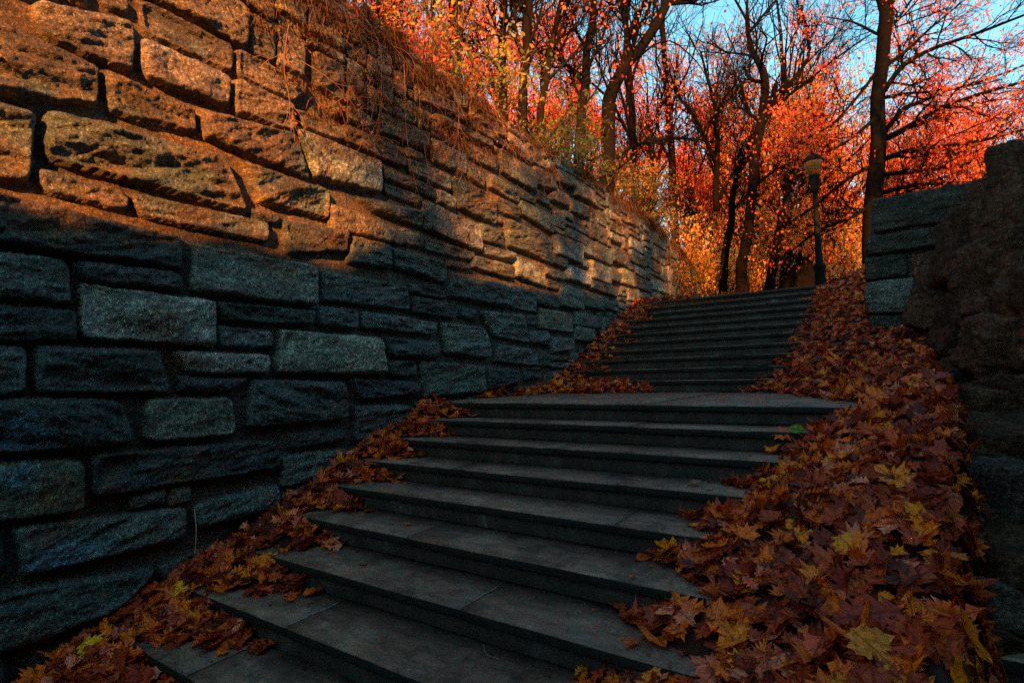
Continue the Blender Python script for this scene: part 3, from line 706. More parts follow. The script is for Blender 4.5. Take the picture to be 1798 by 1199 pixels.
qs = grid_quads(len(mx_), len(my_)); okq = okm.ravel()[qs].any(1) & (XX.ravel()[qs].max(1) < np.where(YY.ravel()[qs].mean(1) < 3.4, .8, .4)); qs = qs[okq]
Vm = np.stack([XX, YY, MZ], -1).reshape(-1, 3)
n0_, n1_ = len(Vl), len(Vl)+len(Vc)
VV = np.vstack([Vl, Vc, Vm]); TT = np.vstack([Tl, Tc_+n0_])
CCc = np.vstack([Cl, Ccc, np.broadcast_to((.035, .012, .007), (len(Vm), 3))]); UU = np.vstack([Ul, Uc, np.zeros((len(Vm), 2))+.5])
tag(mesh_obj('fallen_leaves', VV, [TT, qs+n1_], [M['litter']], colors=CCc, uv=UU, smooth=False), kind='stuff', label='deep drifts of red, brown and orange fallen leaves along both sides of the stairs')
# grit, seeds and stone crumbs on the treads
gn = 2600; gx_, gy_ = lr.uniform(-4.1, .2, gn), lr.uniform(-4.4, 3.05, gn); gz_ = stair_z(gx_, gy_)
ok_ = (mound(gx_, gy_) < gz_-.0) & (lr.random(gn) < np.clip(.25+.9*np.exp(-((gz_-mound(gx_, gy_)))/.06)+.5*(fbm(gx_*2, gy_*2, 12) > .1), 0, 1)); gx_, gy_, gz_ = gx_[ok_], gy_[ok_], gz_[ok_]; gn = len(gx_)
T4 = np.array([(1, 0, 0), (-.5, .8, 0), (-.5, -.8, 0), (0, 0, .9)]); F4 = np.array([(0, 1, 3), (1, 2, 3), (2, 0, 3)]); gs = lr.uniform(.0015, .0048, gn)
gv = np.stack([gx_, gy_, gz_+.002], 1)[:, None]+gs[:, None, None]*(T4[None]+lr.normal(0, .25, (gn, 4, 3)))
gc = np.array([(.03, .02, .012), (.06, .035, .02), (.25, .24, .22), (.40, .38, .34)])[lr.choice(4, gn, p=[.45, .33, .14, .08])]
tag(mesh_obj('grit', gv.reshape(-1, 3), (F4[None]+(np.arange(gn)*4)[:, None, None]).reshape(-1, 3), [M['grass']], colors=np.repeat(gc, 4, 0)), kind='stuff', label='grit and crumbs strewn over the treads')
def single_leaf(name, label, px, py, z_off, size, kind, col, seed, tiltn=(0, 0, 1), y=None, cat='leaf', group=None):
    d = ray(px, py); t = 1.2
    while True:                                             # first point where the line of sight meets the leaves or the steps
        q = CAM+d*t
        if q[2] < max(float(stair_z(q[0], q[1])), float(mound(q[0], q[1])))+z_off or t > 14: break
        t += .01
    rg = np.random.default_rng(seed); n = np.array(tiltn, float)[None]
    V_, T_, C_, U_ = make_leaves(np.array([q+[0, 0, .015]]), n, np.array([size]), np.array([col]), np.array([kind]), .7, rg)
    o = mesh_obj(name, V_, T_, [M['litter']], colors=C_, uv=U_); tag(o, label, cat, group); return o
ORA, YEL, RED, BRN, GRN, TAN = (.48, .15, .02), (.62, .34, .03), (.30, .05, .02), (.16, .06, .03), (.13, .22, .03), (.36, .17, .09)
single_leaf('green_leaf', 'single broad green leaf lying on the leaf drift right of the steps', 1397, 757, .035, .12, 2, (.16, .24, .02), 1, (-.25, -.8, .6))
single_leaf('maple_leaf', 'bright yellow maple leaf on the drift in the bottom left corner', 160, 1137, .03, .15, 0, (.98, .45, .02), 2, (.3, -.3, .8))
single_leaf('maple_leaf', 'golden yellow maple leaf at the left edge of the right drift, above the bottom steps', 1297, 932, .02, .11, 3, (.95, .42, .02), 3, (-.1, -.5, .8))
single_leaf('maple_leaf', 'large orange maple leaf on the right drift just beyond the landing edge', 1538, 700, .04, .17, 0, (.95, .17, .01), 4, (0, -.8, .6))
single_leaf('maple_leaf', 'spiky orange leaf beside the green leaf at the end of a step', 1372, 765, .02, .14, 3, (.85, .11, .01), 5, (0, -.7, .7))
single_leaf('oak_leaf', 'rust red oak leaf lying alone past the left drift on a lower tread', 512, 1050, .01, .15, 1, (.72, .10, .02), 6, (0, -.1, 1))
single_leaf('oak_leaf', 'huge dark red oak leaf lying on the drift in the bottom right', 1530, 1085, .05, .24, 1, (.40, .04, .015), 7, (-.1, -.5, .8))
single_leaf('maple_leaf', 'big orange tan maple leaf, veins showing, on the bottom right drift', 1530, 1142, .05, .16, 0, (.85, .24, .02), 8, (.1, -.5, .8))
single_leaf('oak_leaf', 'orange brown oak leaf by itself on the tread above the bottom right drift', 1112, 1130, .01, .1, 1, (.7, .10, .02), 9, (0, 0, 1))
single_leaf('maple_leaf', 'golden maple leaf on the middle of the right drift above the big oak leaf', 1490, 962, .05, .13, 0, (.9, .30, .02), 10, (.1, -.6, .7))
single_leaf('maple_leaf', 'pinkish small leaf at the tip of the drift on the fourth step down', 1222, 851, .01, .09, 3, (.42, .17, .11), 12, (0, -.1, 1))
single_leaf('maple_leaf', 'golden brown maple leaf on the left drift at the second lowest step', 310, 1040, .04, .14, 0, (.95, .38, .02), 13, (.2, -.5, .7))
# twigs lying on the treads
tw_col = (.22, .15, .09)
def twig(name, label, pts, r, col=tw_col):
    mb = MB(); mb.tube(pts, np.linspace(r, r*.45, len(pts)), 5); o = mb.build(name, M['twig']); tag(o, label, name.replace('_', ' ')); return o
mt, nt_, b_ = new_mat('pale_twig', .8, .2); b_.inputs['Base Color'].default_value = (.26, .18, .11, 1); M['twig'] = mt
def on_tread(px, py, k, h=.006):
    d = ray(px, py); z = k*R0+h; return CAM+d*(z-CAM[2])/d[2]
def flat_twig(label, a, b, k, r, bend=.02, name='twig'):
    A, B = on_tread(*a, k), on_tread(*b, k); t = np.linspace(0, 1, 7)[:, None]; n = np.array([-(B-A)[1], (B-A)[0], 0]); n /= np.linalg.norm(n)+1e-9
    twig(name, label, A+(B-A)*t+n*bend*np.sin(t*math.pi)+np.array([0, 0, .004])*np.sin(t*9), r)
flat_twig('short straight straw coloured twig on a lower tread beside the left drift', (393, 1055), (416, 1045), -7, .0022, .004)
flat_twig('thin curved pale stem in front of the lone oak leaf on a lower tread', (487, 1076), (524, 1059), -7, .0018, .012)
flat_twig('slender brown stem lying across the fourth step down, right of centre', (1100, 838), (1184, 855), -3, .002, .01)
flat_twig('short dark twig near the left drift, one step above the bottom ones', (520, 977), (535, 969), -6, .002, .003)
flat_twig('curled reddish stem at the bottom edge near the centre of the steps', (850, 1130), (877, 1158), -7, .0025, -.03)
def hang(label, px, py, px2, py2, off, y, r):
    A = at_y(px, py, y); B = at_y(px2, py2, y-.12); t = np.linspace(0, 1, 9)[:, None]
    twig('stem', label, A+(B-A)*t+np.array([off, 0, 0])*np.sin(t*math.pi), r)
hang('bent grey stem standing against the wall above the lower left drift', 341, 893, 340, 982, .03, -2.80, .004)
hang('forked grey stem sagging over the edge of the fifth step down at left', 583, 850, 549, 922, .04, -1.75, .004)

# ------------------------------------------------------------------ rough stone blocks
def block(mb, c, half, seed, rot=0.0, n=26, amp=.02, round_=.25, colr=(.1, .11, .1), layered=True):
    """box with worn corners and a split rock face; c centre, half sizes"""
    c, h = np.array(c, float), np.array(half, float); F6 = []
    lin = np.linspace(-1, 1, n); A, B = np.meshgrid(lin, lin, indexing='ij'); off = 0; Vv, Qq = [], []
    for ax in range(3):
        for s in (-1, 1):
            p = np.zeros((n, n, 3)); p[..., ax] = s; p[..., (ax+1) % 3] = A; p[..., (ax+2) % 3] = B
            q = grid_quads(n, n); q = q if s > 0 else q[:, ::-1]
            Vv.append(p.reshape(-1, 3)); Qq.append(q+off); off += n*n
    p = np.vstack(Vv); e = 1/round_*3
    L = (np.abs(p)**e).sum(1)**(1/e); nn = p/L[:, None]
    W = nn*h; d = nn/np.linalg.norm(nn, axis=1)[:, None]
    sc = np.array([3, 3, 13 if layered else 4.]); o3 = seed*3.17
    dsp = amp*1.6*fbm3(W*sc+o3, seed, 4)+amp*.8*fbm3(W*np.array([11, 11, 34 if layered else 14])+o3, seed+5, 4)+amp*1.4*fbm3(W*2.2+o3, seed+9, 2)
    W = W+d*dsp[:, None]
    if rot is not None:
        if np.isscalar(rot): rot = (0, 0, rot)
        W = W @ np.array(Matrix.Rotation(rot[2], 3, 'Z') @ Matrix.Rotation(rot[1], 3, 'Y') @ Matrix.Rotation(rot[0], 3, 'X')).T
    mot = 1+.5*fbm3(W*7+o3, seed+3, 4); mb.add(W+c, np.vstack(Qq), None, np.array(colr)[None]*mot[:, None])
def zrow(py): return 2.53-(py-345)*.00752      # height of a photo row on the pier face
pier = empty('stone_pier', (.6, 4.2, .6))
tag(pier, 'rough stone pier of stacked blocks at the right of the upper steps', 'pier')
for (x0, x1, ya, yb, dp, cl, sd) in ((.12, 1.75, 348, 408, .0, (.04, .038, .028), 1), (.03, .98, 414, 446, -.02, (.036, .036, .028), 2), (1.0, 1.7, 412, 446, .10, (.05, .045, .035), 3),
        (.0, .47, 450, 490, .0, (.034, .036, .029), 4), (.49, 1.1, 452, 492, .05, (.11, .05, .026), 5), (1.1, 1.7, 450, 492, .03, (.1, .07, .05), 6),
        (.0, 1.0, 494, 549, -.02, (.085, .098, .088), 7), (1.0, 1.7, 494, 549, .03, (.07, .07, .06), 8), (.02, .9, 553, 605, .03, (.03, .036, .032), 9), (.9, 1.7, 553, 605, .04, (.07, .07, .06), 10), (.0, 1.7, 609, 680, .02, (.03, .034, .03), 11)):
    mb = MB(); z1, z0 = zrow(ya), zrow(yb); block(mb, ((x0+x1)/2, 3.72+.6+dp, (z0+z1)/2), ((x1-x0)/2, .6, (z1-z0)/2), sd+40, 0, 60 if x0 < .9 else 20, .026, .17, (cl[0]*1.45, cl[1]*1.1, cl[2]))
    mb.build('stone_block', M['pier_stone'], pier, True)
mb = MB(); mb.box(.10, 1.68, 3.82, 4.8, -.2, 2.38, 0, (.05, .045, .038)); mb.build('mortar_core', M['pier_stone'], pier)

# ------------------------------------------------------------------ rocky outcrop
rock = empty('rocky_outcrop', (.9, -.5, -.6))
tag(rock, 'dark rugged outcrop of piled boulders rising along the right edge', 'rocks')
for i, (px, py, dp, rx, ry, ti) in enumerate(((1640, 615, 6.3, 34, 38, 0), (1668, 520, 6.1, 42, 82, .5), (1700, 440, 5.8, 48, 80, .5), (1790, 372, 5.3, 56, 92, .25), (1860, 345, 5.0, 84, 110, .3),
        (1712, 575, 5.2, 56, 62, .5), (1775, 490, 4.8, 66, 84, .3), (1700, 655, 5.0, 46, 34, 0), (1775, 610, 4.3, 74, 66, .3), (1723, 708, 4.2, 44, 34, 0), (1800, 715, 3.9, 84, 56, .1), (1860, 560, 4.0, 90, 120, .2),
        (1735, 775, 3.7, 50, 40, 0), (1752, 870, 3.2, 86, 78, .0), (1850, 830, 3.2, 90, 84, 0), (1775, 1010, 2.8, 76, 62, .4), (1860, 970, 2.8, 84, 84, 0), (1740, 1055, 2.75, 62, 34, .5), (1830, 1120, 2.5, 76, 74, .1), (1900, 1200, 2.3, 130, 84, 0), (1870, 1020, 2.6, 80, 80, 0), (1735, 500, 5.5, 34, 30, .4), (1668, 470, 6.2, 26, 34, .2), (1652, 655, 5.7, 34, 18, .1), (1708, 742, 4.1, 30, 22, .2), (1700, 815, 3.7, 30, 22, 0), (1760, 760, 3.6, 60, 22, .1), (1775, 560, 4.7, 60, 18, .5), (1735, 625, 4.7, 40, 18, .4), (1700, 950, 3.1, 34, 22, .3), (1770, 945, 2.95, 50, 18, .1), (1745, 1125, 2.55, 30, 26, .2))):
    if py > 640: dp = float(np.interp(py, [640, 708, 742, 775, 815, 870, 955, 1010, 1120, 1200], [5.2, 3.9, 3.5, 3.2, 3.05, 2.8, 2.5, 2.3, 2.05, 1.9]))+(.2 if px > 1800 else 0)
    r1, r2 = rx/F_PX*dp, ry/F_PX*dp; mb = MB(); c = at(px, py, dp+r1*.5)
    cf = .65+.7*((i*0.618) % 1); block(mb, c, (r1*.90, r1*1.05, r2*.86), 60+i, (.25*math.sin(i*1.7), .5*ti+.15*math.sin(i*3.1), .55+.35*math.sin(i*2.1)), 56, .055*min(1, r1*3), .24, tuple(cf*q for q in ((.062, .025, .013) if i not in (17, 13) else (.07, .045, .034))), False)
    mb.build('boulder', M['boulder'], rock, True)

# ------------------------------------------------------------------ lamp post
B = at(1441, 502, 13.0); B[2] = 1.98
lamp = empty('lamp_post', B)
tag(lamp, 'black iron park lamp post with an amber acorn globe at the top of the stairs', 'lamp post')
def lathe(name, prof, mat, parent, base, sides=24, smooth=True):
    mb = MB(); P_ = np.array([(base[0], base[1], base[2]+z) for z, r in prof]); mb.v = []
    a = np.arange(sides)*2*math.pi/sides; Vv = np.array([[base[0]+r*math.cos(t), base[1]+r*math.sin(t), base[2]+z] for z, r in prof for t in a])
    n = len(prof); i = np.arange(n-1)[:, None]*sides; j = np.arange(sides)[None, :]; j2 = (j+1) % sides
    Q = np.stack([i+j, i+j2, i+sides+j2, i+sides+j], -1).reshape(-1, 4)
    return mesh_obj(name, Vv, Q, [mat], parent, smooth=smooth)
HT = (at(1436, 265, 13.0)[2]-B[2])/3.62
def sc(p): return [(z*HT, r*HT) for z, r in p]
lathe('base', sc([(0, .0), (0, .17), (.06, .17), (.09, .14), (.14, .135), (.72, .105), (.74, .12), (.77, .145), (.81, .148), (.85, .13), (.88, .09), (.93, .075)]), M['iron'], lamp, B)
lathe('pole', sc([(.90, .09), (1.2, .076), (2.0, .062), (2.35, .055), (2.36, .07), (2.40, .07), (2.41, .055), (2.66, .055), (2.67, .085), (2.72, .09)]), M['iron'], lamp, B, 14)
lathe('collar', sc([(2.70, .05), (2.71, .095), (2.75, .10), (2.78, .085), (2.92, .105), (3.05, .125), (3.08, .13), (3.10, .1)]), M['iron'], lamp, B)
gm, gnt, gb = new_mat('amber_globe', .3, .5); gb.inputs['Base Color'].default_value = (.34, .13, .025, 1)
gt = gnt.nodes.new('ShaderNodeBsdfTranslucent'); gt.inputs[0].default_value = (.50, .20, .04, 1); gx2 = gnt.nodes.new('ShaderNodeMixShader'); gx2.inputs[0].default_value = .6
gnt.links.new(gb.outputs[0], gx2.inputs[1]); gnt.links.new(gt.outputs[0], gx2.inputs[2]); gnt.links.new(gx2.outputs[0], gnt.nodes['Material Output'].inputs[0])
lathe('globe', sc([(3.09, .10), (3.12, .12), (3.2, .155), (3.3, .19), (3.40, .215), (3.45, .215)]), gm, lamp, B)
lathe('cap', sc([(3.42, .19), (3.42, .238), (3.45, .242), (3.47, .225), (3.53, .19), (3.58, .14), (3.60, .09), (3.61, .06), (3.645, .04), (3.65, 0)]), M['iron'], lamp, B)

# ------------------------------------------------------------------ trees
BARK, BARKD = (.012, .009, .007), (.009, .007, .006)
def grow(out, p, d, L, r, lvl, mx, rg, nchild, up=.12, wander=.16, ratio=.62, spread=.75, start=.25, sides=None):
    n = 6 if lvl < mx else 4; pts = [np.array(p, float)]; d = np.array(d, float); d /= np.linalg.norm(d)
    for k in range(n):
        d = d+rg.normal(0, wander, 3)+np.array([0, 0, up]); d /= np.linalg.norm(d); pts.append(pts[-1]+d*L/n)
    rad = np.linspace(r, r*(.4 if lvl < mx else .35), n+1); out.append((np.array(pts), rad, lvl))
    if lvl >= mx: return
    for k in range(nchild[lvl]):
        t = start+(1-start)*(k+rg.random())/nchild[lvl]; i = min(n-1, int(t*n)); q = pts[i]+(pts[i+1]-pts[i])*(t*n-i)
        dd = pts[i+1]-pts[i]; dd /= np.linalg.norm(dd); a = rg.normal(0, 1, 3); a -= a@dd*dd; a /= np.linalg.norm(a)
        nd = dd*math.cos(spread)+a*math.sin(spread)*(.7+.5*rg.random())
        grow(out, q, nd, L*ratio*rg.uniform(.75, 1.2)*(1.15-.4*t), r*(.4+.25*(1-t))*rg.uniform(.8, 1.1), lvl+1, mx, rg, nchild, up, wander, ratio, spread, start)
def limb(out, pts, r0, r1, rg, kids=8, kl=1.4, mx=3, nchild=(0, 5, 4, 3), lvl=1, up=.1, spread=.7, start=.2, wander=.16):
    P = np.array(pts, float); t = np.linspace(0, 1, max(8, len(P)*3)); s = np.linspace(0, 1, len(P))
    Q = np.stack([np.interp(t, s, P[:, k]) for k in range(3)], 1); L = np.linalg.norm(P[-1]-P[0]); Q[1:-1] += rg.normal(0, .008*L, (len(Q)-2, 3))
    # soften the corners
    for _ in range(2): Q[1:-1] = (Q[:-2]+2*Q[1:-1]+Q[2:])/4
    rad = np.interp(t, s, np.linspace(r0, r1, len(P)) if np.isscalar(r0) else r0); out.append((Q, rad, 0))
    for k in range(kids):
        tt_ = start+(1-start)*(k+rg.random())/kids; i = min(len(Q)-2, int(tt_*(len(Q)-1))); dd = Q[i+1]-Q[i]; dd /= np.linalg.norm(dd)+1e-9
        a = rg.normal(0, 1, 3); a -= a@dd*dd; a /= np.linalg.norm(a)
        grow(out, Q[i], dd*math.cos(spread)+a*math.sin(spread)+np.array([0, 0, up]), kl*rg.uniform(.6, 1.25), rad[i]*.5, lvl, mx, rg, nchild, up, wander)
def wood(out, colr, rg, minr=.004):
    mb = MB()
    for P_, r_, l in out:
        r_ = np.maximum(r_, minr); s_ = 14 if r_[0] > .12 else 8 if r_[0] > .05 else 5 if r_[0] > .018 else 3
        mb.tube(P_, r_, s_, np.array(colr)*rg.uniform(.85, 1.15), cap=r_[0] > .02)
    return mb
def crown_mesh(out, per, spread, size, pal, wts, rg, minlvl=2, shape='quad', keep=None, clump=.5):
    pts = []
    for P_, r_, l in out:
        if l < minlvl: continue
        n = rg.poisson(per)
        if n: 
            t = rg.random(n)**.7*(len(P_)-1); i = np.minimum(len(P_)-2, t.astype(int)); pts.append(P_[i]+(P_[i+1]-P_[i])*(t-i)[:, None])
    P_ = np.vstack(pts); P_ = P_+rg.normal(0, spread, P_.shape)
    if keep is not None: P_ = P_[keep(P_)]
    n = len(P_); pal = np.array(pal); ci = rg.choice(len(pal), n, p=np.array(wts)/sum(wts)); c = pal[ci]
    cl = noise3(P_*1.3, 3); c2 = pal[np.clip((cl*len(pal)).astype(int), 0, len(pal)-1)]; c = c*(1-clump)+c2*clump; c = c*rg.uniform(.75, 1.25, (n, 1))
    if shape == 'quad': T_ = np.array([(-.5, 0, 0), (0, -.36, .05), (.5, 0, 0), (0, .36, .05)]); F_q = np.array([(0, 1, 2, 3)])
    elif shape == 'oval': T_ = np.array([(-.5, 0, 0), (-.2, -.24, .03), (.25, -.22, .03), (.55, 0, -.05), (.25, .22, .03), (-.2, .24, .03)]); F_q = np.array([(0, 1, 2, 3), (0, 3, 4, 5)])
    else: T_ = np.array([(-.5, 0, 0), (-.1, -.14, .0), (-.02, -.5, .05), (.18, -.16, 0), (.55, 0, -.06), (.18, .16, 0), (-.02, .5, .05), (-.1, .14, 0)]); F_q = np.array([(0, 1, 3, 5), (0, 5, 7, 7)]); 
    A = rg.normal(0, 1, (n, 3)); A /= np.linalg.norm(A, axis=1)[:, None]; Bv = rg.normal(0, 1, (n, 3)); Bv -= (Bv*A).sum(1)[:, None]*A; Bv /= np.linalg.norm(Bv, axis=1)[:, None]; Cn = np.cross(A, Bv)
    s = (size*rg.uniform(.65, 1.25, n))[:, None, None]
    W = P_[:, None]+s*(T_[None, :, :1]*A[:, None]+T_[None, :, 1:2]*Bv[:, None]+T_[None, :, 2:]*Cn[:, None]); m_ = len(T_)
    b0 = (np.arange(n)*m_)[:, None]
    if shape == 'star': faces = [np.vstack([b0+np.array([[0, 1, 3, 5]]), b0+np.array([[3, 4, 5, 5]])])[:0], np.vstack([b0+np.array([f]) for f in ((0, 1, 7), (1, 2, 3), (1, 3, 7), (3, 5, 7), (5, 6, 7), (3, 4, 5))])]
    else: faces = [np.vstack([b0+f[None] for f in F_q])]
    return W.reshape(-1, 3), faces, np.repeat(c, m_, 0)
RED_P = [(.80, .085, .03), (.93, .15, .04), (.97, .25, .06), (.62, .045, .02), (.97, .42, .11)]; RED_W = [3, 4, 3, 2, 1]
ORG_P = [(.85, .22, .025), (.92, .34, .04), (.75, .15, .02), (.97, .52, .09), (.6, .11, .02)]; ORG_W = [4, 3, 3, 2, 1]
BRN_P = [(.60, .15, .03), (.48, .11, .03), (.75, .23, .035), (.38, .085, .03)]; BRN_W = [3, 3, 2, 2]
YEL_P = [(.62, .30, .035), (.42, .27, .035), (.72, .19, .03), (.28, .22, .035), (.8, .44, .09)]; YEL_W = [3, 2, 2, 2, 1]
GRN_P = [(.16, .19, .025), (.26, .25, .03), (.09, .13, .02), (.42, .18, .025)]; GRN_W = [3, 3, 2, 1]
def tree(name, label, base, out, rg, bark=BARK, leaf=None, group=None, cat='tree'):
    root = empty(name, base); tag(root, label, cat, group); wood(out, bark, rg).build('trunk', M['bark'], root, True)
    if leaf:
        V_, F_2, C_ = crown_mesh(out, rg=rg, **leaf); mesh_obj('crown', V_, F_2, [M['crown_leaf']], root, colors=C_)
    return root
def px_path(L, dep): return [at(x, y, dep+(d[0] if d else 0)) for x, y, *d in L]
def down(p): return np.array([p[0], p[1], float(ground_z(np.array([p[0]]), np.array([p[1]]))[0])-.15])
# big tree right of the lamp
rg = np.random.default_rng(201); out = []; D = 13.5; T1 = px_path([(1530, 500), (1533, 400), (1541, 280), (1545, 150), (1549, 60), (1556, 20)], D); T1[0:0] = [down(T1[0])]
k = D/F_PX; limb(out, T1, np.array([17.5, 16, 15, 12.5, 11, 10.5, 10.5])*k, 0, rg, 0)
limb(out, px_path([(1549, 60), (1545, 0), (1528, -160), (1518, -400), (1525, -640)], D), 9*k, 3*k, rg, 8, 2.4, 3, (0, 6, 5, 3))
limb(out, px_path([(1556, 22), (1580, -60), (1610, -240), (1630, -480)], D), 8*k, 3*k, rg, 7, 2.2, 3, (0, 6, 5, 3))
for L_, w_ in (([(1552, 338), (1620, 322), (1700, 320, -.6), (1800, 326, -1.2)], 3.2), ([(1550, 308), (1620, 300), (1720, 283, -.7), (1830, 282, -1.4)], 3.2), ([(1553, 280), (1600, 262), (1700, 252, -.8), (1850, 215, -1.8)], 4),
        ([(1552, 244), (1600, 222), (1640, 196), (1700, 172, -.8), (1850, 128, -1.6)], 4.5), ([(1553, 230), (1580, 195), (1620, 175), (1700, 150, .6), (1850, 95, 1.2)], 3.6), ([(1553, 172), (1600, 163), (1660, 160, .5), (1760, 140, 1)], 2.8),
        ([(1552, 160), (1590, 110), (1640, 84), (1720, 60, -.5), (1840, 12, -1.2)], 4), ([(1553, 120), (1590, 90), (1640, 45), (1700, -5, .5)], 3), ([(1553, 62), (1585, 25), (1620, -30)], 3), ([(1550, 350), (1600, 335, .8), (1690, 300, 1.8), (1790, 265, 2.6)], 3),
        ([(1530, 360), (1490, 385), (1440, 400, .6), (1365, 460, 1.4)], 3.2), ([(1532, 290), (1480, 318), (1420, 372, .8), (1370, 400, 1.2)], 3), ([(1534, 210), (1490, 250), (1430, 275, .6), (1385, 330, 1)], 2.6), ([(1536, 130), (1490, 190), (1450, 230), (1400, 250, .6)], 2.4), ([(1540, 60), (1500, 40), (1450, 30)], 2.2)):
    limb(out, px_path(L_, D), w_*1.25*k, w_*.4*k, rg, 15 if w_ > 2.7 else 10, 1.15, 3, (0, 5, 4, 3), 1, .03, .85, .12, .2)
T_MAIN = tree('oak_tree', 'tall dark trunked tree right of the lamp post with spreading red leaved branches', down(T1[0]), out, rg, (.0065, .005, .004), dict(per=6.5, spread=.14, size=.08, pal=RED_P, wts=RED_W, minlvl=2, shape='star', keep=lambda P_: (((P_-T1[2])@F_ > -.25) | (rng.random(len(P_)) < .25)) & (np.hypot(P_[:, 0]-T1[2][0], P_[:, 1]-T1[2][1]) > .55) & (rng.random(len(P_)) < np.where((P_[:, 0] < T1[1][0]-.4) & (P_[:, 2] < 5.5), .12, np.where(P_[:, 2] < 7.5, 1.0, .5)))))
# knobbly tree left of the lamp
def px_tree(name, label, D, main, widths, limbs, seed, bark, leaf=None, kids=5, kl=1.3, nchild=(0, 5, 5, 3), lk=9, up=.1, topk=8):
    rg = np.random.default_rng(seed); out = []; P_ = px_path(main, D); P_[0:0] = [down(P_[0])]; k = D/F_PX
    limb(out, P_, np.array([widths[0]*1.15]+list(widths))*k/2, 0, rg, kids, kl, 3, nchild, 1, up, .8, .45)
    for L_, w_, kl_ in limbs: limb(out, px_path(L_, D), w_*k/2, w_*.3*k/2, rg, lk, kl_, 3, nchild, 1, up, .6, .25)
    return tree(name, label, down(P_[0]), out, rg, bark, leaf)
px_tree('bare_tree', 'crooked bare tree with a kinked dark trunk left of the lamp post', 16.5, [(1305, 505), (1312, 430), (1322, 330), (1335, 240), (1343, 180), (1341, 135), (1322, 92), (1314, 45), (1312, 0)], [21, 17, 16, 17, 15, 13, 9, 7, 4],
    [([(1340, 205), (1372, 160), (1400, 132), (1423, 95), (1420, 60), (1405, 10)], 10, 1.6), ([(1338, 220), (1380, 170), (1450, 118), (1530, 60)], 8, 1.8), ([(1335, 215), (1305, 190), (1285, 190)], 7, 1.2), ([(1341, 145), (1312, 140), (1308, 118)], 7, .9), ([(1314, 60), (1345, 20), (1390, -30)], 6, 1.8), ([(1313, 40), (1280, -20), (1250, -60)], 5, 1.5), ([(1322, 330), (1370, 290), (1430, 280)], 6, 1.3)], 301, (.006, .0045, .004), None, 7, 1.4, (0, 6, 5, 4), 10)
px_tree('leaning_tree', 'slim dark tree leaning right between the crooked tree and the stump', 17.5, [(1345, 512), (1362, 440), (1378, 355), (1398, 300), (1418, 240), (1450, 180)], [17, 15, 12, 9, 7, 4],
    [([(1375, 400), (1392, 340), (1398, 290), (1420, 230)], 9, 1.4), ([(1378, 370), (1430, 330), (1480, 290), (1540, 230)], 7, 1.5), ([(1385, 340), (1420, 270), (1470, 210), (1525, 170)], 7, 1.6)], 302, (.006, .0045, .004), dict(per=2.2, spread=.2, size=.10, pal=ORG_P, wts=ORG_W, minlvl=2), 6, 1.5)
px_tree('twin_tree', 'dark tree forking low, just left of the crooked bare tree', 18.5, [(1270, 500), (1278, 420), (1284, 370), (1290, 320), (1310, 260), (1325, 215)], [14, 13, 11, 9, 7, 4],
    [([(1258, 370), (1257, 310), (1262, 230), (1250, 160), (1230, 90)], 12, 1.8), ([(1262, 350), (1290, 300), (1330, 230)], 8, 1.4), ([(1258, 290), (1225, 215), (1190, 170), (1175, 120)], 8, 1.7)], 303, (.006, .0045, .004), dict(per=1.0, spread=.2, size=.12, pal=BRN_P, wts=BRN_W, minlvl=2), 6, 1.5, (0, 6, 5, 4), 10)
# trees rooted on the terrace behind the wall
px_tree('forked_tree', 'large dark forked tree leaning right above the wall near the picture centre', 13.0, [(1064, 300), (1069, 240), (1068, 180), (1075, 158), (1100, 118), (1130, 78), (1158, 35), (1172, 2)], [27, 25, 25, 22, 19, 18, 16, 15],
    [([(1172, 4), (1190, 5), (1222, 5), (1260, -30)], 13, 1.8), ([(1165, 20), (1178, -30), (1200, -120)], 11, 2), ([(1076, 155), (1092, 120), (1103, 60), (1125, 20), (1142, -30)], 13, 1.5), ([(1072, 170), (1050, 110), (1055, 60)], 5, 1.1), ([(1066, 290), (1100, 262), (1150, 245), (1210, 243), (1250, 250)], 9, 1.3), ([(1063, 310), (1095, 290), (1120, 265)], 6, .9), ([(1110, 110), (1170, 60), (1230, 110), (1250, 160)], 4, 1.5), ([(1060, 165), (1020, 130), (1000, 120)], 5, 1.1)], 304, (.009, .007, .006), dict(per=.05, spread=.1, size=.09, pal=GRN_P, wts=GRN_W, minlvl=2), 3, 1.2, (0, 6, 5, 4), 8)
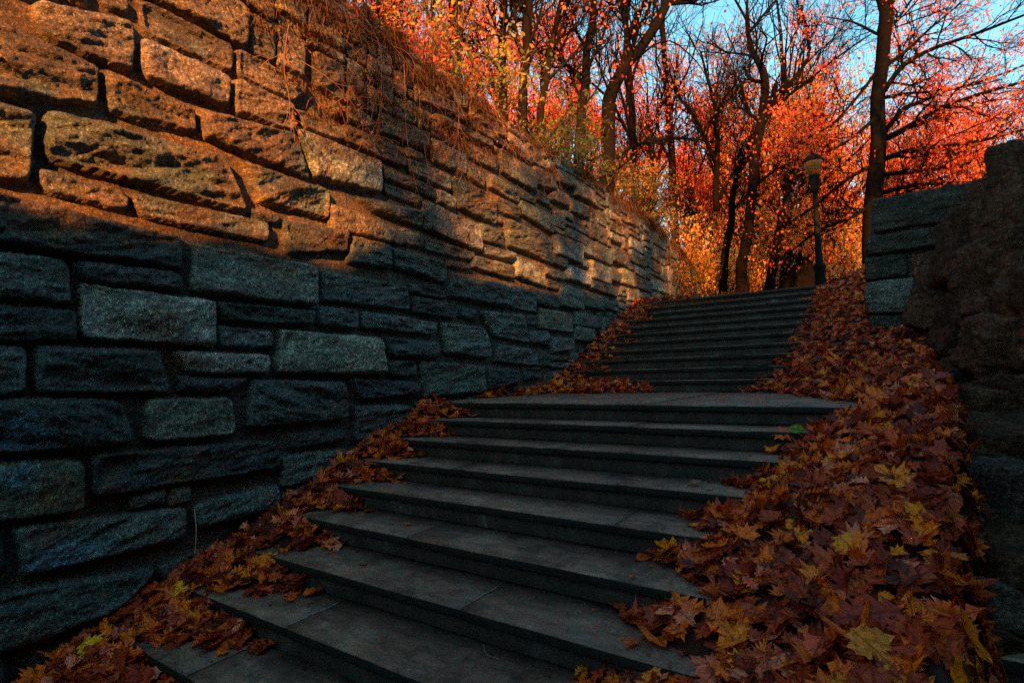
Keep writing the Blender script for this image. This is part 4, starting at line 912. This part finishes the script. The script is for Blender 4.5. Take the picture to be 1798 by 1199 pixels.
for i, (nm, lb, D_, main, wd, lm, lf) in enumerate((
    ('slender_tree', 'upright slender grey trunked tree left of the forked tree above the wall', 12, [(1015, 285), (1020, 200), (1025, 130), (1034, 60), (1036, -20), (1040, -140)], [18, 17, 15, 13, 12, 9], [([(1034, 70), (1060, 30), (1100, -10)], 7, 1.4), ([(1022, 180), (1000, 130), (985, 90)], 5, 1.2), ([(1020, 190), (1048, 160), (1070, 100)], 5, 1.2)], dict(per=.5, spread=.16, size=.09, pal=RED_P, wts=RED_W, minlvl=2)),
    ('slender_tree', 'thick dark trunk above the wall amid yellow leaves, leftmost of the dark trunks', 10, [(798, 140), (803, 60), (806, -40), (812, -200)], [24, 22, 20, 15], [([(804, 20), (770, -60), (740, -120)], 7, 1.4), ([(800, 60), (828, 10), (850, -60)], 6, 1.2)], dict(per=.6, spread=.16, size=.08, pal=RED_P, wts=RED_W, minlvl=2)),
    ('slender_tree', 'dark trunk above the wall just right of the yellow leaved shrub', 10.5, [(918, 200), (922, 110), (926, 30), (930, -80)], [17, 16, 14, 11], [([(922, 90), (945, 40), (960, -20)], 7, 1.3), ([(922, 110), (900, 60), (885, 0)], 6, 1.2)], dict(per=.5, spread=.16, size=.08, pal=ORG_P, wts=ORG_W, minlvl=2)),
    ('slender_tree', 'dark trunk above the wall in the middle of the yellow leaved shrub', 12, [(880, 200), (884, 100), (883, 20), (880, -90)], [16, 14, 13, 11], [([(884, 80), (905, 20), (920, -40)], 5, 1.3)], dict(per=.8, spread=.16, size=.10, pal=BRN_P, wts=BRN_W, minlvl=2)),
    ('slender_tree', 'thin reddish trunk rising from the wall top at upper left', 9, [(757, 120), (760, 60), (762, -20), (766, -160)], [9, 8, 8, 6], [([(760, 40), (735, -20), (715, -70)], 4, 1.0)], dict(per=.8, spread=.16, size=.08, pal=RED_P, wts=RED_W, minlvl=2)),
    ('slender_tree', 'dark curving trunk between the slender grey tree and the yellow shrub', 11, [(945, 230), (958, 150), (968, 80), (985, 10), (1000, -80)], [13, 12, 10, 9, 7], [([(960, 130), (990, 80), (1010, 40)], 5, 1.2)], dict(per=.5, spread=.16, size=.09, pal=RED_P, wts=RED_W, minlvl=2)))):
    px_tree(nm, lb, D_, main, wd, lm, 320+i, (.010, .008, .006), lf, 7, 1.35, (0, 6, 5, 3), 8)

# stump beside the lamp
def stump():
    P0 = at(1400, 506, 16); P0[2] = 1.9; root = empty('tree_stump', P0); tag(root, 'broad weathered broken tree stump behind the lamp post', 'tree stump')
    k = 16/F_PX; mb = MB(); na, nz = 64, 26; a = np.linspace(0, 2*math.pi, na, endpoint=False); top = at(1400, 448, 16)[2]-P0[2]
    V_ = []
    for j in range(nz):
        t = j/(nz-1); zz = top*t
        flare = 25+30*(1-t)**2.6
        rr = flare*k*(1+.10*np.sin(a*5+1)*(1-t)+.05*fbm(a*6, t*1.5, 5))*(1+.03*fbm(a*22, t*2, 7))
        brk = 1+(.16*fbm(a*3, 0*a, 9)+.10*fbm(a*14, 0*a, 10))*(t**3)
        V_.append(np.stack([P0[0]+rr*np.cos(a), P0[1]+rr*np.sin(a), P0[2]+zz*brk], 1))
    rr = 22*k; V_.append(np.stack([P0[0]+rr*np.cos(a), P0[1]+rr*np.sin(a), P0[2]+top*(.84+.08*fbm(a*5, 1+0*a, 12))], 1)); V_.append(np.stack([P0[0]+.1*rr*np.cos(a), P0[1]+.1*rr*np.sin(a), P0[2]+top*(.7+0*a)], 1))
    V_ = np.vstack(V_); n = nz+2; i = np.arange(n-1)[:, None]*na; j = np.arange(na)[None]; j2 = (j+1) % na
    mb.add(V_, np.stack([i+j, i+j2, i+na+j2, i+na+j], -1).reshape(-1, 4), None, (.005, .004, .0035)); mb.build('trunk', M['bark'], root, True)
stump()

# background wood: a few trees grown once, then copied
def proto(name, seed, H, r, nchild, L, leaf, bark, spread=.75, up=.12, start=.25):
    rg = np.random.default_rng(seed); out = []
    trunk = [np.array([0, 0, -.2]), np.array([.1, 0, H*.3]), np.array([-.1+.2*rg.normal(), .1, H*.6]), np.array([.1*rg.normal(), 0, H])]
    limb(out, trunk, np.array([r*1.2, r, r*.75, r*.3]), 0, rg, nchild[0], L, 3, nchild, 1, up, spread, start)
    root = empty(name, (0, 0, 0)); wood(out, bark, rg, .006).build('trunk', M['bark'], root, True)
    if leaf:
        V_, F_2, C_ = crown_mesh(out, rg=rg, **leaf); mesh_obj('crown', V_, F_2, [M['crown_leaf']], root, colors=C_)
    return root
OB_P = [(.92, .34, .05), (.95, .52, .10), (.85, .22, .03), (.95, .66, .20), (.7, .35, .05)]
def gappy(P_): return noise3(P_*.75, 31)+.25*(noise3(P_*2.2, 32)-.5) > .46
PR = {'red': proto('red_maple_tree', 401, 8.5, .16, (20, 6, 5, 3), 2.8, dict(per=21, spread=.2, size=.105, pal=RED_P, wts=RED_W, minlvl=3, clump=.6, keep=gappy), BARKD),
      'orange': proto('orange_maple_tree', 402, 9.0, .18, (20, 6, 5, 3), 2.9, dict(per=21, spread=.2, size=.105, pal=ORG_P, wts=ORG_W, minlvl=3, clump=.6, keep=gappy), BARKD),
      'brown': proto('russet_oak_tree', 403, 9.5, .18, (18, 6, 5, 3), 2.7, dict(per=15, spread=.2, size=.10, pal=BRN_P, wts=BRN_W, minlvl=3, clump=.5), BARKD),
      'bare': proto('leafless_tree', 404, 11, .13, (9, 4, 4, 3), 3.6, None, (.006, .005, .0045), .5, .2, .3),
      'glow': proto('orange_bush', 406, 2.6, .05, (18, 6, 4, 3), 1.3, dict(per=8, spread=.16, size=.095, pal=OB_P, wts=[4, 3, 3, 2, 2], minlvl=3, clump=.5), BARKD, .9, .08, .05),
      'bush': proto('autumn_bush', 405, 2.2, .05, (18, 6, 4, 3), 1.2, dict(per=7, spread=.14, size=.09, pal=YEL_P, wts=YEL_W, minlvl=3, clump=.5), BARKD, .9, .05, .05)}
used = set()
GRP = {'red': 'red leaved trees behind the lamp and wall', 'orange': 'orange leaved trees behind the lamp', 'brown': 'russet trees in the wood', 'bare': 'bare trees in the wood', 'bush': 'golden bushes beyond the wall end', 'glow': 'orange bushes beyond the top of the stairs'}
def put(kind, px, depth, scale, rot, label, cat='tree', sink=0):
    p_ = at(px, 500, depth); z = float(ground_z(np.array([p_[0]]), np.array([p_[1]]))[0])-sink; r = PR[kind]
    if kind in used:
        c = r.copy(); COL.objects.link(c)
        for ch in list(r.children): d_ = ch.copy(); COL.objects.link(d_); d_.parent = c
    else: c = r; used.add(kind)
    c.location = (p_[0], p_[1], z); c.rotation_euler = (0, 0, rot); c.scale = (scale, scale, scale*(1+.08*math.sin(px))); tag(c, label, cat, GRP[kind]); return c
for a in (
 ('orange', 1470, 21, .95, 0.3, 'nearest orange leaved tree directly behind the lamp post globe'),
 ('orange', 1400, 24, 1.0, 1.4, 'orange leaved tree rising behind the stump and leaning tree'),
 ('orange', 1540, 27, 1.0, 2.2, 'orange leaved tree hidden behind the big dark trunk'),
 ('red', 1620, 20, .85, 3.0, 'red leaved tree behind the pier top, right of the big trunk'),
 ('red', 1740, 22, .95, 4.2, 'red leaved tree at the right edge above the boulders'),
 ('red', 1690, 29, 1.1, 5.2, 'tall red leaved tree far behind the pier, between two nearer red ones'),
 ('red', 1860, 26, 1.1, 0.8, 'red leaved tree partly cut off by the right edge'),
 ('orange', 1335, 23, 1.02, 5.1, 'orange leaved tree behind the crooked bare tree'),
 ('orange', 1280, 28, 1.05, 2.7, 'orange leaved tree behind the low forking tree'),
 ('brown', 1270, 24, 1.12, 0.2, 'round topped russet tree left of the crooked bare trunk'),
 ('brown', 1372, 30, 1.32, 1.1, 'round topped russet tree peeping right of the crooked bare trunk'),
 ('red', 1215, 23, .78, 1.9, 'red tree low behind the end of the wall'),
 ('red', 1150, 21, .82, 2.4, 'red tree behind the branches of the big forked tree'),
 ('red', 1080, 24, 1.0, 3.3, 'red tree behind the trunk of the big forked tree'),
 ('brown', 1020, 19, .8, 4.1, 'russet tree behind the upright slender grey trunk'),
 ('red', 960, 18, .85, 5.6, 'red tree behind the dark curving trunk on the terrace'),
 ('orange', 880, 19, .85, 0.9, 'orange tree behind the yellow leaved shrub on the terrace'),
 ('red', 800, 15, .75, 1.7, 'red tree behind the leftmost dark trunk on the terrace'),
 ('red', 700, 12, .62, 2.9, 'red tree crown overhanging the wall at upper left of centre'),
 ('orange', 620, 11, .5, 3.9, 'orange red tree above the wall at the top left'),
 ('orange', 1440, 34, 1.2, 3.4, 'distant orange tree seen between lamp post and leaning tree'),
 ('orange', 1590, 36, 1.15, 4.4, 'distant orange tree seen right of the big dark trunk'),
 ('red', 1560, 32, 1.0, 1.2, 'red tree beyond the big dark trunk, above the pier corner'),
 ('red', 1780, 34, 1.2, 2.0, 'distant red tree near the right edge'),
 ('orange', 1320, 35, 1.1, .4, 'distant orange tree behind the crooked trunk'),
 ('orange', 1215, 33, 1.0, 2.1, 'distant orange tree beyond the wall end'),
 ('red', 1120, 30, 1.05, 4.8, 'distant red tree left of the wall end'),
 ('bare', 1190, 20, 1.05, 1.1, 'leafless tree with fine upswept twigs right of the forked tree'),
 ('bare', 1390, 22, 1.15, 3.7, 'leafless tree whose twigs fan out right of the crooked trunk'),
 ('bare', 1450, 26, 1.25, 5.0, 'leafless tree whose fine twigs show against the sky above the lamp'),
 ('bare', 1120, 18, 1.0, 0.5, 'leafless tree whose twigs show below the fork of the big tree'),
): put(*a)
for a in (
 ('bush', 1215, 19, .8, .2, 'golden bush just beyond the end of the wall'),
 ('bush', 1185, 17, .7, 1.3, 'golden bush leaning over the far end of the wall'),
 ('bush', 1290, 20.5, .8, 2.2, 'golden bush round the foot of the crooked bare tree'),
 ('bush', 1340, 21, .75, 3.2, 'yellow bush between crooked tree and leaning tree'),
 ('bush', 1245, 22, .8, 4.0, 'orange bush behind the wall end near the forking tree'),
 ('bush', 1470, 24, .8, 5.0, 'low orange bush right of the lamp post base'),
 ('bush', 1400, 25, .8, 5.9, 'low orange bush behind the broken stump'),
 ('bush', 1130, 15.5, .8, 5.5, 'dull golden bush on top of the far part of the wall'),
): put(*a, cat='bush', sink=.1)

# unseen trees added on the right slope to dapple the sunlight on the wall
for (x_, y_, sc_, ro_, lb_) in ((5.6, -13.2, .52, .4, 'unseen young russet tree added to dapple the wall, well behind the camera at right'), (6.2, -9.8, .56, 2.0, 'unseen young russet tree added to dapple the wall, behind the camera at right'),
        (6.4, -6.6, .55, 4.1, 'unseen young russet tree added to dapple the wall, just behind the camera at right'), (5.2, -16.5, .38, 5.2, 'unseen small russet tree added to dapple the wall, farthest behind the camera')):
    c = PR['brown'].copy(); COL.objects.link(c); z_ = float(ground_z(np.array([x_]), np.array([y_]))[0])-.1
    for ch in list(PR['brown'].children): d_ = ch.copy(); COL.objects.link(d_); d_.parent = c
    c.location = (x_, y_, z_); c.rotation_euler = (0, 0, ro_); c.scale = (sc_, sc_, sc_); tag(c, lb_, 'tree', GRP['brown'])

for a in (
 ('glow', 1238, 20.5, 1.1, .4, 'bright orange bush beyond the wall end, left of the low forking tree'),
 ('glow', 1300, 23, 1.4, 1.4, 'bright orange bush behind the foot of the crooked tree'),
 ('glow', 1345, 22, 1.2, 2.6, 'bright orange bush glimpsed between the crooked and leaning trunks'),
 ('glow', 1395, 21.5, 1.2, 3.1, 'bright orange bush just behind the broken stump'),
 ('glow', 1450, 19.5, 1.1, 4.4, 'bright orange bush right behind the lamp post base'),
 ('glow', 1500, 21, 1.25, 5.2, 'bright orange bush between the lamp post and the big dark trunk'),
 ('glow', 1430, 27, 1.7, 6.0, 'taller orange bush further back behind the lamp post'),
 ('glow', 1530, 26, 1.6, .9, 'taller orange bush further back behind the big dark trunk'),
 ('glow', 1270, 27, 1.7, 2.0, 'taller orange bush further back behind the low forking tree'),
): put(*a, cat='bush', sink=.1)

for (x_, y_, sc_, ro_, sk_, lb_) in ((4.9, .6, .50, 1.0, .9, 'unseen dense orange tree added on the right slope beside the landing to shade the lamp post'), (5.3, 3.3, .55, 3.0, .5, 'unseen dense orange tree added on the right slope level with the pier to shade the big trunk')):  # unseen trees added to shade the lamp post and the big trunk
    c = PR['orange'].copy(); COL.objects.link(c); z_ = float(ground_z(np.array([x_]), np.array([y_]))[0])-sk_
    for ch in list(PR['orange'].children): d_ = ch.copy(); COL.objects.link(d_); d_.parent = c
    c.location = (x_, y_, z_); c.rotation_euler = (0, 0, ro_); c.scale = (sc_, sc_, sc_); tag(c, lb_, 'tree', GRP['orange'])

# shrubs and climbers on top of the wall
def shrub(name, label, y, x_off, H, n, pal, wts, size, per, seed, spread=.55, lean=(.12, 0, 0), shape='oval', mx=2, zoff=0):
    rg = np.random.default_rng(seed); x = wall_x(y)-x_off; z = float(ground_z(np.array([wall_x(y)-.9]), np.array([y]))[0])+zoff; x -= .25; out = []
    for k in range(n):
        d = np.array([rg.normal(lean[0], spread), rg.normal(lean[1], spread), 1.0+lean[2]])
        grow(out, (x+rg.normal(0, .12), y+rg.normal(0, .25), z-.05), d, H*rg.uniform(.6, 1.15), .014, 0, mx, rg, (6, 4, 3), -.02, .16, .5, .8)
    root = empty(name, (x, y, z)); tag(root, label, name.replace('_', ' ').split()[-1]); wood(out, (.13, .085, .06), rg, .003).build('stems', M['bark'], root)
    V_, F_2, C_ = crown_mesh(out, per, .07, size, pal, wts, rg, 1, shape, clump=.3); mesh_obj('leaves', V_, F_2, [M['crown_leaf']], root, colors=C_); return root
YG_P = [(.36, .30, .03), (.52, .38, .045), (.17, .19, .02), (.65, .09, .02), (.28, .25, .035)]; YG_W = [4, 3, 3, 1.2, 2]
shrub('yellow_shrub', 'tall shrub with yellow green oval leaves on the wall top, left of centre', 1.75, .25, 1.9, 7, YG_P, YG_W, .08, 2.4, 501, .30)
shrub('yellow_shrub', 'yellow leaved shrub mixed with red leaves, behind the tall one on the wall', 2.7, .5, 1.6, 6, YG_P, YG_W, .075, 2.0, 502, .34)
shrub('yellow_shrub', 'sparse yellow leaved shrub at the top frame edge above the wall', .9, .6, 1.8, 5, YG_P, YG_W, .075, 1.6, 503, .3)
shrub('green_shrub', 'dull green shrub on the wall in front of the forked tree', 5.2, .4, 1.35, 8, GRN_P, GRN_W, .07, 2.2, 504, .42)
shrub('green_shrub', 'green shrub low on the wall top left of the slender grey trunk', 4.1, .3, 1.2, 8, GRN_P, GRN_W, .075, 2.6, 505, .42)
shrub('green_shrub', 'olive shrub on the wall beneath the forked tree trunk', 7.2, .5, 1.4, 7, GRN_P, GRN_W, .08, 2.0, 506, .42)
shrub('amber_shrub', 'amber leaved shrub on the far wall top before the golden bushes', 9.8, .5, 1.6, 9, YEL_P, YEL_W, .08, 2.0, 507, .45)
shrub('amber_shrub', 'amber and olive shrub further along the wall top', 12.2, .5, 1.7, 9, YEL_P, YEL_W, .09, 2.0, 508, .45)
shrub('amber_shrub', 'bright amber shrub at the far end of the wall top', 14.8, .6, 1.6, 9, YEL_P, YEL_W, .09, 2.2, 509, .45)
shrub('red_shrub', 'orange red shrub above the wall at the top left', -.6, .3, 1.1, 12, RED_P, RED_W, .05, 2.4, 510, .55)
shrub('red_shrub', 'dark red low shrub on the wall left of the yellow shrub', .45, .25, .8, 7, RED_P, RED_W, .06, 2.8, 511, .5)
shrub('red_shrub', 'red leaved shrub at the top frame edge left of the thin reddish trunk', -1.1, .5, 1.1, 8, RED_P, RED_W, .07, 3.4, 512, .5)
# dry grass spilling over the wall and rooted in its joints
def tufts(spec, seed):
    rg = np.random.default_rng(seed); V_, T_, C_ = [], [], []; n0 = 0
    for (x, y, z, n, L, sp) in spec:
        for _ in range(n):
            p = np.array([x+rg.normal(0, .02), y+rg.normal(0, sp), z+rg.normal(0, .03)]); l = L*rg.uniform(.5, 1.2)
            d = np.array([rg.uniform(.15, 1.0), rg.normal(0, .6), rg.uniform(-.1, 1.0)]); d /= np.linalg.norm(d); w_ = rg.uniform(.003, .006)*(1 if y < 4 else 1.8); s = np.cross(d, [0, 0, 1]); s /= np.linalg.norm(s)+1e-6
            c = np.array([(.13, .045, .018), (.20, .075, .022), (.11, .085, .022), (.07, .028, .014)][rg.integers(4)])*rg.uniform(.7, 1.2); pts = []
            for k in range(4):
                t = k/3; q = p+d*l*t*(1-.2*t)+np.array([0, 0, -1])*l*.75*t*t; pts.append((q, w_*(1-t*.85)))
            for q, ww in pts: V_ += [q-s*ww, q+s*ww]; C_ += [c, c]
            for k in range(3): a = n0+2*k; T_.append((a, a+1, a+3, a+2))
            n0 += 8
    return np.array(V_), np.array(T_), np.array(C_)
gr = np.random.default_rng(9); spec = []
for y in np.arange(-1.8, 16.8, .085):
    zt = float(wall_top(np.array([y]))[0]); L = .22+.22*max(0, noise(y*1.1, 0, 3)-.3)+(.08 if y > 6 else 0)
    spec.append((wall_x(y)+gr.uniform(-.25, .02), y, zt+.0, int(gr.integers(30, 70)), float(L), .06))
for (y, z, n, L) in ((-1.75, 2.98, 55, .34), (-1.2, 3.0, 60, .34), (-.85, 3.5, 70, .38), (-.45, 3.15, 50, .3), (-.1, 3.4, 70, .34), (.35, 3.3, 60, .3), (-1.6, 3.55, 70, .36), (-2.1, 3.35, 50, .34), (.9, 3.75, 60, .3), (1.4, 3.5, 50, .26), (2.2, 3.8, 60, .28), (3.3, 3.85, 60, .26), (-2.6, 3.3, 30, .25), (-2.9, 3.75, 50, .3), (-1.3, 3.85, 110, .45), (-.2, 3.85, 110, .42), (-.75, 4.0, 120, .5), (.25, 4.0, 110, .45), (-1.0, 3.25, 90, .4), (.0, 3.05, 70, .3), (.7, 3.45, 70, .32), (-1.9, 3.85, 90, .4), (-2.4, 3.6, 50, .3), (1.1, 4.0, 90, .4), (8, 3.1, 40, .3), (5.1, 3.6, 50, .3), (-2.95, 2.35, 8, .16), (6.5, 3.7, 60, .3), (10.5, 3.6, 60, .4), (12.6, 3.3, 90, .5), (13.8, 2.9, 80, .45)):
    spec.append((wall_x(y)-.03, y, z, int(n*1.3), L, .16))
Vg, Tg, Cg = tufts(spec, 12)
tag(mesh_obj('dry_grass', Vg, Tg, [M['grass']], colors=Cg), kind='stuff', label='dry orange brown grass hanging over the wall top and out of its joints')
# bare trailing vines down the wall face
def vine(label, pts, r, kids, seed, leaves=0):
    rg = np.random.default_rng(seed); P_ = np.array([(wall_x(y)+o_, y, z) for y, z, o_ in pts]); out = []
    limb(out, P_, r, r*.5, rg, kids, .35, 2, (0, 3, 2), 1, -.1, .7, .1, .25)
    root = empty('dry_vine', P_[0]); tag(root, label, 'vine'); wood(out, (.19, .095, .06), rg, .002).build('stems', M['twigv'], root)
    if leaves:
        V_, F_2, C_ = crown_mesh(out, leaves*.3, .03, .035, RED_P, RED_W, rg, 1, 'oval'); mesh_obj('leaves', V_, F_2, [M['crown_leaf']], root, colors=C_)
M['twigv'] = vcol_material('vine_bark', .7, .2)
vine('pale bare vine arching level across the upper wall at left', [(-1.35, 3.62, .12), (-.95, 3.42, .2), (-.6, 3.42, .22), (-.25, 3.45, .2), (.3, 3.75, .15)], .006, 7, 601)
vine('pale vine hanging straight down the wall left of the yellow shrub', [(-.55, 3.75, .16), (-.5, 3.3, .12), (-.45, 2.8, .10), (-.22, 2.35, .08)], .005, 3, 602)
vine('thin vine hanging down the wall just right of the straight one', [(-.3, 3.6, .16), (-.22, 3.1, .12), (-.1, 2.75, .1)], .004, 3, 603)
vine('short curled vine with red leaves on the lit left part of the wall', [(-2.0, 3.4, .15), (-2.1, 3.0, .2), (-2.0, 2.75, .16), (-1.95, 2.45, .12)], .004, 5, 604, 2)
vine('rusty vine creeping down in the second group of stones with red leaves', [(-1.2, 3.5, .15), (-1.35, 3.1, .16), (-1.3, 2.8, .1)], .004, 4, 605, 2)
vine('pale crossing vine stems near the top left tufts', [(-1.9, 3.1, .18), (-1.5, 3.05, .22), (-1.1, 2.85, .16), (-.9, 2.7, .1)], .005, 5, 606)
vine('thin vine trailing by the wall top under the forked tree', [(2.0, 4.1, .12), (2.3, 3.6, .16), (2.6, 3.3, .12)], .004, 4, 607)
vine('dark vine tangle hanging at the wall top right of the yellow shrub', [(2.6, 4.15, .1), (2.9, 3.85, .2), (3.3, 3.6, .14)], .005, 8, 608)
for i, (lb, P_) in enumerate((
    ('rust coloured vine looping out from the overgrown wall top at upper left', [(-2.2, 4.1, .1), (-1.8, 3.75, .3), (-1.4, 3.7, .32), (-1.0, 3.9, .2)]),
    ('brittle vine dangling over the upper left tufts', [(-1.2, 4.1, .1), (-1.0, 3.7, .28), (-.95, 3.25, .22), (-.9, 2.9, .12)]),
    ('reddish vine drooping from the wall top under the red shrubs', [(.2, 4.1, .1), (.35, 3.7, .26), (.4, 3.3, .18), (.5, 3.0, .1)]),
    ('long thin vine slanting across the upper wall below the red shrubs', [(-.9, 3.95, .15), (-.3, 3.6, .25), (.3, 3.25, .22), (.9, 3.2, .14)]),
    ('vine tangle on the wall top where the yellow shrub starts', [(1.1, 4.2, .1), (1.3, 3.9, .26), (1.7, 3.7, .2), (2.1, 3.75, .14)]))):
    vine(lb, P_, .0045, 12, 640+i, 1)
# weeds and leaves on the earth at the top left corner of the stairs
wr = np.random.default_rng(33); n = 1500; x = wr.uniform(-4.6, -2.2, n); y = wr.uniform(7.45, 9.0, n)+.0*x; hgt = .13*np.exp(-((x+3.9)/1.0)**2)+.02; P_ = np.stack([x, y, 1.935+hgt*wr.random(n)], 1)
kd = wr.choice(4, n); c_ = np.where(wr.random((n, 1)) < .45, np.array([[.10, .17, .04]]), LPAL[wr.choice(len(LPAL), n, p=LW)])
V_, T_, C_, U_ = make_leaves(P_, np.stack([wr.normal(0, .6, n), wr.normal(0, .6, n), np.ones(n)], 1), np.where(c_[:, 1] > .15, .06, .10)*wr.uniform(.7, 1.2, n), c_, kd, 1, wr)
tag(mesh_obj('ground_cover', V_, T_, [M['litter']], colors=C_, uv=U_), kind='stuff', label='low green weeds and leaves at the top left of the stairs')
